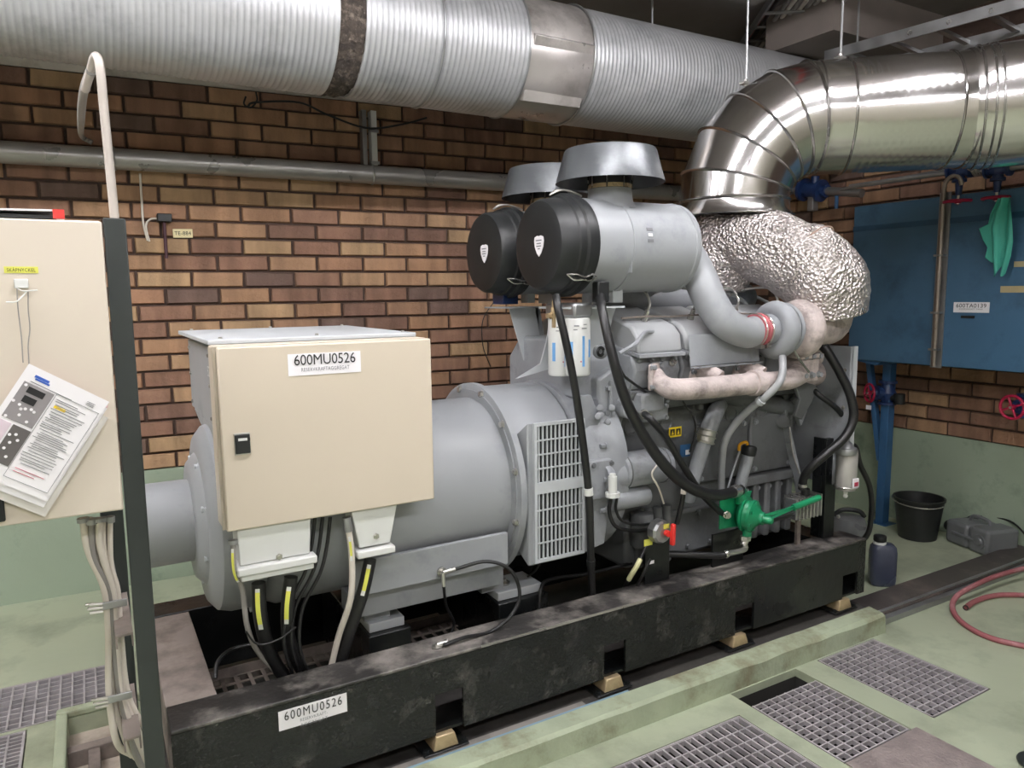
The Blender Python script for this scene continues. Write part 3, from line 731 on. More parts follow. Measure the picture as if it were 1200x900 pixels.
for q in (.0, .13, L1 - .10, L1 - .02): MB().torus(h0 + D1 * q, D1, PR + .001, .006 if q else .004, 64, 8).build('seam_bead', SEAM, ex)
h2 = h1 + V((D1.x * .5 + -.0, D1.y * .5 - .15, .02)) ; D2 = (h2 - h1).normalized()
MB().lathe(h1, D2, [(0, PR + .004), (.06, PR + .012), (.9, PR + .012)], 64, cap=True).build('outer_section', STEEL, ex)
for q in (.03, .07, .10): MB().torus(h1 + D2 * q, D2, PR + .013, .005, 64, 8).build('seam_bead', SEAM, ex)
# hanger rods
for i, (px, top, bot, lab) in enumerate(((874, 0, 98, 'thin threaded rod hanging to the elbow of the steel duct'), (985, 0, 68, 'thin threaded rod hanging to the straight steel duct'))):
    p = B - U * .30 + Z * .565 if i == 0 else h0 + D1 * .14 + Z * PR
    p = atd(px, bot, 3.72 + .02 * i)
    t = thing('hanger_rod', lab, 'rod', (p.x, p.y, p.z)); MB().cyl(p, (p.x, p.y, CEIL), .006, n=8).build('rod', GALV, t)
    MB().box(p.x - .03, p.x + .03, p.y - .015, p.y + .015, p.z - .006, p.z + .006).cyl(p - Z * .012, p + Z * .02, .011, n=6).build('clamp_nut', CHROME, t)
# foil wrapped exhaust elbows
fo_ = thing('foil_wrapped_pipe', 'crinkled silver foil lagging over the near exhaust elbow', 'exhaust lagging', c0 - Z * .3)
def foiltube(pts, r, sub=10, n=64, amp=.004):
    m = MB(); m.tube(pts, r, n, sub)
    from mathutils import noise
    for v in m.v:
        q = v * 9; d = V((noise.noise(q), noise.noise(q + V((7, 3, 1))), noise.noise(q + V((2, 9, 5))))); q2 = v * 38
        v += d * amp * 2.2 + V((noise.noise(q2), noise.noise(q2 + V((4, 4, 4))), noise.noise(q2 + V((8, 1, 3))))) * amp * 1.1
    return m
foiltube([atd(838, 288, 3.66), atd(868, 283, 3.6), atd(905, 292, 3.52), atd(940, 310, 3.45), atd(955, 320, 3.43)], [.13, .17, .178, .18, .182], 14).build('foil_sleeve', FOIL, fo_, smooth=180)
foiltube([atd(930, 303, 3.46), atd(948, 312, 3.43), atd(964, 328, 3.41), atd(970, 345, 3.42), atd(972, 368, 3.44)], [.178, .186, .188, .182, .165], 14).build('foil_elbow', FOIL, fo_, smooth=180)
foiltube([c0 - Z * .07, c0 - Z * .16 , atd(846, 300, 3.7), atd(838, 330, 3.75)], [.20, .225, .19, .16]).build('foil_collar', FOIL, fo_, smooth=180)
foiltube([atd(800, 275, 4.0), atd(820, 300, 3.95), atd(850, 318, 3.85)], [.12, .15, .15]).build('far_foil_sleeve', FOIL, fo_, smooth=180)
sc = atd(941, 306, 3.46); sd_ = (atd(958, 322, 3.41) - atd(925, 297, 3.49)).normalized()
MB().torus(sc, sd_, .189, .006, 48, 6).build('foil_seam', pm('brown_seam', '#8a7466', .7), fo_)
# galvanised wall pipe
t = thing('wall_pipe', 'long galvanised pipe running along the brick back wall', 'pipe', (1, wy(1) - .08, 2.39))
wp = lambda x, z, off=.085: V((x, wy(x) - off, z))
MB().cyl(wp(-2.6, 2.39), wp(4.9, 2.39), .056, n=28).build('tube', pm('painted_grey_pipe', '#a3a19e', .32, .5, var=.1, scale=5), t)
for xx in (.2, 1.6, 3.2): MB().torus(wp(xx, 2.39), (1, -.075, 0), .058, .006, 24, 6).build('clamp', GALV, t)
# unistrut hanging by the pipe, with conduit
p = atw(435, 195, .05); t = thing('wall_bracket', 'perforated steel strut fixed on the wall above the pipe', 'bracket', p)
MB().box(p.x - .055, p.x - .028, p.y - .02, p.y + .035, p.z, p.z + .33).build('strut', GALV, t)
MB().box(p.x + .0, p.x + .035, p.y - .025, p.y + .035, p.z - .02, p.z + .33).build('channel', WHITE, t)
for q in (.01, .2): MB().box(p.x - .01, p.x + .045, p.y - .03, p.y - .02, p.z + q, p.z + q + .018).build('clip', GALV, t)
hose('wall_cable', 'black cable sagging below the ribbed duct', 'cable', [atw(290, 125, .1), atw(300, 120, .1), atw(350, 120, .12), atw(385, 135, .12), atw(430, 150, .12), atw(470, 146, .12), atw(500, 138, .12)], .006, RUB)
hose('wall_cable', 'small loop of black cable under the duct at upper left', 'cable', [atw(300, 108, .1), atw(301, 118, .1), atw(294, 126, .1), atw(286, 122, .1), atw(288, 113, .1)], .005, RUB)
hose('wall_cable', 'thin cable hanging down the bricks behind the air filter bracket', 'cable', [atw(580, 352, .02), atw(566, 375, .02), atw(566, 405, .02), atw(575, 430, .02)], .003, RUB)
# pale conduit rising from the left cabinet and bending over
ptsw = [aty(135, 262, 2.12), aty(128, 190, 2.12), aty(122, 130, 2.12), aty(117, 78, 2.12), aty(112, 66, 2.14), aty(106, 76, 2.25), aty(98, 115, 2.6), aty(95, 150, 2.7), aty(100, 165, 2.9)]
hose('flexible_conduit', 'pale flexible conduit rising from the left cabinet and bending over', 'conduit', ptsw[:5] + [aty(107, 80, 2.2), aty(100, 105, 2.3)], .0105, CONDM)
hose('flexible_conduit', 'grey cable behind the pale conduit curving down to the wall pipe', 'cable', [aty(107, 82, 2.2), aty(98, 108, 2.5), aty(95, 140, 3.0), atw(96, 160, .2), atw(108, 167, .12)], .012, CABG)
# sensor and tag on the wall
p = atw(192, 256, .045); t = thing('temperature_sensor', 'dark wall sensor head with a thin stem beside the TE-884 tag', 'sensor', p)
MB().box(p.x - .035, p.x + .04, p.y - .03, p.y + .04, p.z - .02, p.z + .025).build('head', BPLAS, t, bevel=.005)
MB().cyl(p - Z * .02, p - Z * .22, .009, n=12).build('stem', pm('dark_red_stem', '#4a2a35', .5), t)
t = thing('wall_tag', 'small yellow tag TE-884 screwed on the bricks', 'sign', atw(203, 278))
a = atw(203, 278.5, .02); b = atw(226, 278.5, .02)
plate_text(t, a, b - a, Z, (b - a).length, .048, 'TE-884', bs=.03, mpl=pm('cream_tag', '#e6d9a8', .5))
hose('sensor_cable', 'white cable hanging on the bricks down to the sensor', 'cable', [atw(164, 203, .02), atw(166, 235, .02), atw(168, 262, .02), atw(173, 282, .02)], .006, CABW)
hose('sensor_cable', 'short white cable bending into the dark sensor head', 'cable', [atw(175, 283, .025), atw(171, 265, .025), atw(176, 257, .03), atw(186, 256, .045)], .0055, CABW)

# cable ladder top right, and the cable bundle
t = thing('cable_ladder', 'steel cable ladder below the ceiling at the upper right', 'cable ladder', (4.2, 2.2, 3.1))
a = atz(945, 72, 3.06); b = atz(1200, 2, 3.06); dd = (b - a).normalized(); a = a + dd * .12; b = b + dd * .5; sd = V((-dd.y, dd.x, 0))
if sd.x < 0: sd = -sd
MB().bar(a, b, .012, .06).build('side_rail', GALV, t); 
MB().bar(a + sd * .45, b + sd * .45, .012, .06).build('side_rail', GALV, t)
n = int((b - a).length / .25)
for i in range(n): 
    q = a + dd * (.12 + .25 * i); MB().bar(q, q + sd * .45, .03, .02).build('rung', GALV, t)
for i in range(5):
    q = a + dd * (.5 + .2 * i) - sd * .007; MB().torus(q, sd, .011, .003, 16, 6).build('bolt_ring', CHROME, t)
MB().cyl(a + dd * .2 + Z * .03, V(((a + dd * .2).x, (a + dd * .2).y, CEIL)), .006, n=8).build('hanger', GALV, t); MB().cyl(a + dd * 1.2 + sd * .45 + Z * .03, V(((a + dd * 1.2 + sd * .45).x, (a + dd * 1.2 + sd * .45).y, CEIL)), .006, n=8).build('hanger', GALV, t)
a = atz(955, -15, 3.33); b = atz(895, 62, 3.33); dd = (b - a).normalized(); sd = V((-dd.y, dd.x, 0)); 
cols = [CABW, CABG, CABG, CABW, CABG, CABW, CABG, RUB, REDP]
t = thing('cable_tray', 'narrow tray of cables crossing the dark ceiling above the ducts', 'cable tray', a)
a = a - dd * 1.0; b = b + dd * .35
MB().bar(a - sd * .22, b - sd * .22, .012, .05).bar(a + sd * .2, b + sd * .2, .012, .05).build('tray_side', GALV, t)
for i in range(10):
    q = a + (b - a) * (i + .5) / 10; MB().bar(q - sd * .22, q + sd * .2, .03, .01).build('tray_rung', GALV, t)
for i, c_ in enumerate(cols):
    o = -.14 + i * .035; o += .03 if i > 6 else 0
    hose('tray_cable', ['white', 'grey', 'light grey', 'pale', 'dark grey', 'cream', 'dull grey', 'black', 'red'][i] + ' cable lying in the ceiling cable tray, ' + ['nearest the duct', 'second from the duct side', 'third from the duct side', 'fourth from the duct side', 'in the middle of the bundle', 'just past the middle', 'seventh across', 'beside the red one', 'on its outer edge'][i],
         'cable', [a + sd * o + Z * .018, (a + b) / 2 + sd * (o + .01) + Z * .018, b + sd * o + Z * .018], .013, c_, 'cables in the ceiling tray')
struct(MB().box(2.6, 3.5, 3.0, 3.2, 3.30, CEIL).build('trim_5', CEILM, smooth=0))
# ================================================================== diesel engine
en = thing('diesel_engine', 'large grey V type diesel engine with turbocharger beyond the alternator', 'engine', (2.4, AY, SZ1))
def EP(nm, mb, m, par=None, **k): return mb.build(nm, m, par or en, **k)
# flywheel housing
EP('flywheel_housing', MB().lathe((1.692, AY, .90), X, [(0, .33), (.01, .37), (.06, .385), (.10, .385), (.13, .405), (.20, .405), (.205, .385)], 56), EGREY)
for i in range(18):
    an = i * PI / 9; EP('housing_bolt', MB().bolt((1.80, AY + .392 * math.cos(an), .90 + .392 * math.sin(an)), (-1, 0, 0), .010, .03), EGREY)
# gusset cone on the near side and pad for the starter
EP('gusset', MB().prism([(1.70, 2.40, 1.24), (1.76, 2.40, 1.24), (1.87, 2.40, .98), (1.70, 2.40, .98)], (0, .03, 0)), EGREY, bevel=.003)
EP('starter_flange', MB().box(1.70, 1.83, 2.33, 2.46, .82, .985), EGREY, bevel=.008)
for q in ((1.72, .965), (1.81, .965)): EP('flange_hole_bolt', MB().bolt((q[0], 2.33, q[1]), (0, -1, 0), .009, .008), EDARK)
EP('support_leg', MB().prism([(1.70, 2.36, .81), (1.83, 2.36, .81), (1.80, 2.36, .62), (1.70, 2.36, .60)], (0, .12, 0)), EGREY, bevel=.005)
EP('front_plate', MB().prism([(1.83, 2.41, 1.0), (1.90, 2.41, 1.0), (1.99, 2.41, 1.30), (1.88, 2.41, 1.34), (1.80, 2.41, 1.30)], (0, .2, 0)), EGREY, bevel=.012)
for q in ((1.86, 1.04), (1.88, 1.12), (1.91, 1.2), (1.84, 1.16), (1.85, 1.26), (1.93, 1.27)): EP('plate_bolt', MB().bolt((q[0], 2.41, q[1]), (0, -1, 0), .011, .016), EGREY)
# crankcase and sump
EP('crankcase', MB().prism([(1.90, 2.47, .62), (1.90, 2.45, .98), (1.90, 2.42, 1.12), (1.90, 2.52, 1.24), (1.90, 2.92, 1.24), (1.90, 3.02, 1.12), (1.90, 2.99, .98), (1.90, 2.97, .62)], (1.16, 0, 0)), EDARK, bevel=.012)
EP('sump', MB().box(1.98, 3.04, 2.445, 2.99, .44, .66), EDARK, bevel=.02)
for i in range(9):
    x = 2.05 + i * .055
    if i < 4: EP('sump_rib', MB().rcyl((x * 1 + .0, 2.445, .44), (x, 2.445, .70), .022, .008, 14), EDARK)
a = aty(868, 580, 2.40); b = aty(934, 560, 2.40)
for i in range(5):
    x = a.x + (b.x - a.x) * (i + .5) / 5
    EP('casting_rib', MB().obox((x, 2.435, .59), (1, 0, 0), (0, 1, 0), Z, .019, .028, .135), EDARK, bevel=.01)
    EP('rib_bolt', MB().bolt((x + .03, 2.44, .70), (0, -1, 0), .010, .02), EGREY)
EP('side_rail_casting', MB().box(a.x - .02, b.x + .02, 2.395, 2.46, .725, .77), EDARK, bevel=.008)
# inspection covers on the crankcase
for x0_, x1_ in ((2.37, 2.70), (2.72, 3.02)):
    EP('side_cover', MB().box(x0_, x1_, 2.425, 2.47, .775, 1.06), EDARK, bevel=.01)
    for xx in (x0_ + .03, x1_ - .03):
        for zz in (.80, 1.03): EP('cover_bolt', MB().bolt((xx, 2.425, zz), (0, -1, 0), .011, .01), EGREY)
# bosses on the upper crankcase
for i in range(5):
    x = 1.99 + i * .20; EP('core_plug', MB().lathe((x, 2.46, 1.08), (0, -1, 0), [(0, .04), (.035, .038), (.038, .03), (.03, .026), (.03, .0)], 20), EDARK)
# deck: ledge under the near heads
EP('deck', MB().prism([(1.93, 2.40, 1.15), (1.93, 2.35, 1.24), (1.93, 2.47, 1.30), (1.93, 2.58, 1.20)], (1.08, 0, 0)), EDARK, bevel=.006)
EP('deck', MB().prism([(1.93, 3.04, 1.15), (1.93, 3.09, 1.24), (1.93, 2.97, 1.30), (1.93, 2.86, 1.20)], (1.08, 0, 0)), EDARK, bevel=.006)
for s in (1, -1):
    Yf = lambda y: AY + s * (y - AY)
    for i in range(4):
        x = 1.93 + i * .262
        EP('cylinder_head', MB().prism([(x, Yf(2.36), 1.25), (x, Yf(2.335), 1.33), (x, Yf(2.36), 1.395), (x, Yf(2.60), 1.44), (x, Yf(2.58), 1.25)], (.25, 0, 0)), EGREY, bevel=.010)
        c_ = EP('rocker_cover', MB().prism([(x + .004, Yf(2.315), 1.398), (x + .004, Yf(2.33), 1.475), (x + .004, Yf(2.37), 1.515), (x + .004, Yf(2.60), 1.585), (x + .004, Yf(2.66), 1.56), (x + .004, Yf(2.64), 1.44)], (.242, 0, 0)), COVERG if s > 0 else EGREY, bevel=.014)
        if s > 0:
            EP('cover_lip', MB().prism([(x, 2.305, 1.385), (x, 2.305, 1.40), (x, 2.50, 1.435), (x, 2.50, 1.42)], (.25, 0, 0)), EGREY, bevel=.002)
            for q in range(4): EP('head_bolt', MB().bolt((x + .03 + q * .062, 2.345, 1.375), (0, -.8, .35), .011, .018), EGREY)
            # injector pipe with its fitting
            EP('injector_fitting', MB().cyl((x + .12, 2.42, 1.525), (x + .12, 2.40, 1.575), .013, .010, 8).bolt((x + .12, 2.425, 1.52), (0, -.3, 1), .016, .02), CHROME)
            EP('injector_pipe', MB().tube([(x + .12, 2.40, 1.575), (x + .13, 2.40, 1.61), (x + .135, 2.46, 1.665), (x + .10, 2.60, 1.655), (x + .05, 2.70, 1.60)], .006, 8, 6), CHROME)
            EP('leak_pipe', MB().tube([(x - .01, 2.41, 1.545), (x + .12, 2.395, 1.55), (x + .25, 2.41, 1.545)], .0045, 8, 4), COPPER)
EP('lead_pipe', MB().tube(P([(726, 414, 2.28), (745, 402, 2.27), (755, 390, 2.3), (765, 388, 2.34)]), .008, 8, 6), EGREY)
EP('heat_shield', MB().prism([(2.185, 2.285, 1.34), (2.60, 2.285, 1.34), (2.60, 2.30, 1.472), (2.185, 2.30, 1.472)], (0, -.004, 0)), EGREY, bevel=.002)
EP('heat_shield_lip', MB().box(2.185, 2.60, 2.262, 2.281, 1.332, 1.338), EGREY)
for i in range(4): EP('shield_bolt', MB().bolt((2.22 + i * .11, 2.27, 1.338), (0, 0, -1), .008, .01), EDARK)
# valley between the banks
EP('valley_cover', MB().box(1.95, 3.0, 2.62, 2.82, 1.24, 1.56), EDARK, bevel=.01)
EP('inlet_manifold', MB().rcyl((1.98, 2.72, 1.62), (3.0, 2.72, 1.62), .07, .02), EGREY)
for pts_, r_ in (([(825, 342, 2.65), (850, 343, 2.65), (870, 352, 2.65), (880, 368, 2.6), (878, 385, 2.5)], .010), ([(840, 330, 2.8), (880, 345, 2.75), (905, 358, 2.7), (915, 372, 2.6)], .008), ([(700, 352, 2.6), (730, 340, 2.6), (770, 338, 2.65)], .012)):
    EP('coolant_pipe', MB().tube(P(pts_), r_, 8, 6), LGREY)
# near exhaust manifold, one piece with its stubs
mp = P([(768, 440, 2.33), (775, 450, 2.28), (790, 456, 2.24), (820, 455, 2.23), (855, 452, 2.23), (882, 449, 2.23)])
EP('exhaust_manifold', MB().tube(mp, [.036, .040, .044, .046, .047, .047], 20, 6), MANIF)
EP('manifold_sleeve', MB().tube(P([(880, 449, 2.23), (884, 449, 2.23), (890, 448, 2.23)]), .056, 24, 2), MANIF)
EP('manifold_sleeve', MB().tube(P([(888, 448, 2.23), (905, 447, 2.24), (925, 444, 2.25), (937, 438, 2.26)]), [.046, .044, .048, .05], 20, 5), MANIF)
EP('manifold_flange', MB().obox(aty(767, 441, 2.325), (.5, -.8, .1), (.8, .5, 0), Z, .012, .06, .055), MANIF, bevel=.01)
for q in ((-.045, .04), (.045, .04), (-.045, -.04), (.045, -.04)):
    EP('flange_nut', MB().bolt(aty(767, 441, 2.32) + V((.8, .5, 0)).normalized() * q[0] + Z * q[1], (.5, -.8, .1), .011, .022), EGREY)
for x in (2.29, 2.55):
    EP('port_stub', MB().tube([(x, 2.37, 1.31), (x + .01, 2.30, 1.31), (x + .03, 2.245, 1.285)], .034, 14, 5), MANIF)
    EP('stub_flange', MB().obox((x, 2.345, 1.31), (0, 1, 0), X, Z, .010, .05, .045), MANIF, bevel=.008)
    for s in (-1, 1): EP('stub_nut', MB().bolt((x + s * .038, 2.336, 1.31), (0, -1, 0), .010, .016), EGREY)
# clamped block beneath the turbo and the bleached elbow beyond
c = aty(938, 433, 2.28)
EP('turbo_mount_block', MB().obox(c, X, (0, 1, 0), Z, .055, .06, .055), MANIF, bevel=.008)
EP('mount_plate', MB().obox(c + Z * .066, X, (0, 1, 0), Z, .075, .07, .010), MANIF, bevel=.004)
for q in ((-.05, -.06), (.0, -.06), (.05, -.06)):
    EP('block_bolt', MB().bolt(c + V((q[0], q[1], -.02)), (0, -1, 0), .012, .018), EGREY)
    EP('block_bolt', MB().bolt(c + V((q[0], q[1], .066)), (0, -1, 0), .012, .016), EGREY)
EP('side_elbow', MB().tube(P([(935, 440, 2.36), (952, 440, 2.38), (962, 428, 2.4), (955, 412, 2.4), (942, 402, 2.42)]), .055, 20, 6), MANIF)
# turbocharger
TY, TZ_ = 2.25, aty(905, 386, 2.25).z; tx = aty(897, 386, 2.25).x
tu = EP('compressor_housing', MB().lathe((tx - .02, TY, TZ_), X, [(0, .066), (.045, .068), (.05, .085), (.06, .095), (.085, .100), (.10, .09)], 40), EGREY)
def scroll(cx, cy, cz, R, r0, r1, n=40):
    m = MB(); vs = []; fs = []
    for i in range(n + 1):
        an = -PI * .1 + 2 * PI * i / n; r = r0 + (r1 - r0) * i / n; c0_ = V((cx, cy + R * math.cos(an), cz + R * math.sin(an))); rd = V((0, math.cos(an), math.sin(an)))
        for k in range(14): bn = 2 * PI * k / 14; vs.append(c0_ + rd * r * math.cos(bn) + X * r * math.sin(bn))
    for i in range(n):
        for k in range(14): fs.append((i * 14 + k, i * 14 + (k + 1) % 14, (i + 1) * 14 + (k + 1) % 14, (i + 1) * 14 + k))
    return m.add(vs, fs)
EP('compressor_scroll', scroll(tx + .06, TY, TZ_, .088, .034, .05), EGREY)
EP('bearing_housing', MB().lathe((tx + .10, TY, TZ_), X, [(0, .115), (.015, .118), (.02, .09), (.05, .075), (.08, .10)], 32), EGREY)
for i in range(6):
    an = i * PI / 3 + .3; EP('clamp_bolt', MB().bolt((tx + .095, TY + .105 * math.cos(an), TZ_ + .105 * math.sin(an)), (-1, 0, 0), .011, .016), EGREY)
EP('turbine_scroll', scroll(tx + .215, TY, TZ_, .082, .045, .062), MANIF)
EP('turbine_housing', MB().lathe((tx + .155, TY, TZ_), X, [(0, .07), (.02, .115), (.06, .13), (.11, .11), (.15, .08)], 40), MANIF)
EP('turbine_outlet', MB().tube([V((tx + .28, TY, TZ_)), V((tx + .36, TY + .01, TZ_ + .005)), aty(972, 378, 2.30), atd(976, 352, 3.46)], [.085, .09, .095, .10], 28, 6), MANIF)
# charge air pipe from the near air filter
pp = [aty(788, 292, 2.46), aty(803, 298, 2.43), aty(818, 320, 2.38), aty(832, 352, 2.31), aty(850, 378, 2.26), aty(874, 390, 2.25), V((tx - .06, TY, TZ_))]
ap = thing('air_pipe', 'grey curved air pipe from the nearer air filter down to the turbocharger', 'pipe', pp[3])
MB().tube(pp, [.082, .078, .072, .070, .068, .066, .064], 28, 8).build('tube', GREY, ap)
MB().cyl((tx - .075, TY, TZ_), (tx - .02, TY, TZ_), .070, n=28).build('silicone_sleeve', REDRUB, ap, label='pinkish red rubber coupling')
for q in (-.068, -.048, -.028): MB().torus((tx + q, TY, TZ_), X, .0705, .0045, 32, 6).build('hose_clamp', CHROME if q != -.048 else REDRUB, ap)
for q in (-.068, -.028): MB().obox((tx + q, TY - .03, TZ_ - .07), X, (0, 1, 0), Z, .012, .018, .008).build('clamp_screw', CHROME, ap)
t = thing('air_pipe', 'short grey air pipe half hidden behind the curved charge pipe', 'pipe', aty(850, 355, 2.75))
MB().tube(P([(835, 335, 2.85), (848, 352, 2.75), (862, 372, 2.68), (875, 385, 2.62)]), [.06, .055, .05, .05], 20, 6).build('tube', GREY, t)
c1, c2 = aty(862, 370, 2.68), aty(871, 381, 2.63); MB().tube([c1, (c1 + c2) / 2, c2], .056, 20, 2).build('silicone_sleeve', REDRUB, t)
# water cross pipe, lower elbow and drain
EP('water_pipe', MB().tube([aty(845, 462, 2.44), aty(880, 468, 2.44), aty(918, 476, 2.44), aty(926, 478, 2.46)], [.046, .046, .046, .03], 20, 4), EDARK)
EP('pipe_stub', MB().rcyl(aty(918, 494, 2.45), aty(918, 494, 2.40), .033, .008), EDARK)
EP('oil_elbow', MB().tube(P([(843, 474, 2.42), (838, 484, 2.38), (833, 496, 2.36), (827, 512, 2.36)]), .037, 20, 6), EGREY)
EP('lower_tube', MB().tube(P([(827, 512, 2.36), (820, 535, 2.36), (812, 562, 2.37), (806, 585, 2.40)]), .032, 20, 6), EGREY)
c1, c2 = aty(829, 503, 2.36), aty(825, 519, 2.36); EP('wire_clamp_sleeve', MB().tube([c1, (c1 + c2) / 2, c2], .042, 20, 2), CHROME)
for q in (.1, .5, .9): cc = c1 + (c2 - c1) * q; EP('clamp_band', MB().torus(cc, c2 - c1, .043, .004, 24, 6), CHROME)
EP('drain_pipe', MB().tube(P([(917, 418, 2.19), (917, 436, 2.155), (912, 450, 2.15), (896, 466, 2.19), (880, 478, 2.25), (862, 496, 2.31), (850, 516, 2.33), (846, 540, 2.36), (845, 585, 2.40)]), .0165, 14, 6), COVERG)
c1, c2 = aty(893, 468.5, 2.20), aty(889, 471.5, 2.215); EP('drain_collar', MB().tube([c1, (c1 + c2) / 2, c2], .022, 14, 2), LGREY)
EP('filler_tube', MB().cyl(aty(866, 574, 2.37), aty(877, 532, 2.35), .027, n=20), EGREY)
EP('filler_cap', MB().rcyl(aty(876.5, 534, 2.351), aty(879, 522, 2.349), .035, .01), BPLAS)
EP('dipstick_handle', MB().tube(P([(866, 528, 2.33), (867, 521, 2.33), (874, 518, 2.33), (876, 521, 2.33)]), .007, 8, 4), YCAP)
EP('dipstick_tube', MB().tube(P([(851, 580, 2.36), (858, 555, 2.35), (867, 528, 2.33)]), .005, 8, 4), EGREY)
# starter motor
st = EP('starter_motor', MB().rcyl((1.87, 2.365, .915), (2.13, 2.365, .915), .075, .018), EGREY)
EP('starter_nose', MB().lathe((1.78, 2.365, .905), X, [(0, .06), (.02, .062), (.05, .05), (.07, .06), (.10, .066)], 24), EGREY)
for q in (.02, .225): MB().torus((1.87 + q, 2.365, .915), X, .0755, .003, 28, 6).build('motor_ring', EDARK, st)
EP('solenoid', MB().rcyl((1.80, 2.345, .80), (2.01, 2.345, .80), .042, .01), EGREY)
EP('solenoid_plug', MB().cyl(aty(718, 583, 2.28), aty(718, 558, 2.28), .018, n=14).cyl(aty(718, 582, 2.28), aty(718, 577, 2.28), .03, n=10).cyl(aty(718, 562, 2.28), aty(718, 555, 2.28), .013, n=8), WHITE)
EP('thermostat_block', MB().obox(aty(757, 470, 2.36), X, (0, 1, 0), Z, .06, .05, .04), EGREY, bevel=.01)
EP('oil_port', MB().cyl(aty(752, 484, 2.33), aty(761, 489, 2.27), .016, n=12), CHROME)
# warning stickers on the engine side
t = MB(); a = aty(784, 513, 2.405); card(t, a, X, Z, .072, .044).build('warning_sticker', YELP, en)
for q in (.006, .04):
    MB().box(a.x + q, a.x + q + .026, 2.4036, 2.4044, a.z + .008, a.z + .036).build('sticker_print', INK, en)
    MB().prism([(a.x + q + .006, 2.4034, a.z + .012), (a.x + q + .02, 2.4034, a.z + .012), (a.x + q + .013, 2.4034, a.z + .031)], (0, -.0005, 0)).build('sticker_symbol', YELP, en)
a = aty(797, 536, 2.405); card(MB(), a, X, Z, .06, .055).build('blue_sticker', BLUEP, en); MB().box(a.x + .03, a.x + .055, 2.402, 2.4034, a.z + .008, a.z + .03).build('sticker_print', PAPER, en)
# upright plate at the far end
ep = thing('upright_plate', 'tall light grey upright plate closing the far end of the skid', 'plate', (3.14, AY, SZ1))
MB().box(3.13, 3.15, 2.20, 3.12, SZ1 + .28, 1.385).build('panel', EGREY, ep, bevel=.004)
MB().box(3.1505, 3.18, 2.20, 2.215, SZ1 + .28, 1.385).build('edge_flange', LGREY, ep)
for i in range(5): MB().bolt((3.13, 2.23, .55 + .18 * i), (-1, 0, 0), .008, .006).build('bolt', CHROME, ep)
b0 = aty(925, 470, 2.42); MB().bar(aty(916, 478, 2.42), aty(941, 590, 2.38), .012, .045, (0, 1, 0)).build('brace', EGREY, ep)
EP('alternator_bracket', MB().prism([(2.98, 2.40, 1.12), (3.07, 2.40, 1.17), (3.09, 2.40, 1.05), (3.05, 2.40, .98)], (0, .03, 0)), EGREY, bevel=.006)
EP('bracket_arm', MB().bar(aty(925, 520, 2.36), aty(938, 572, 2.34), .01, .04, (0, 1, 0)), EGREY)

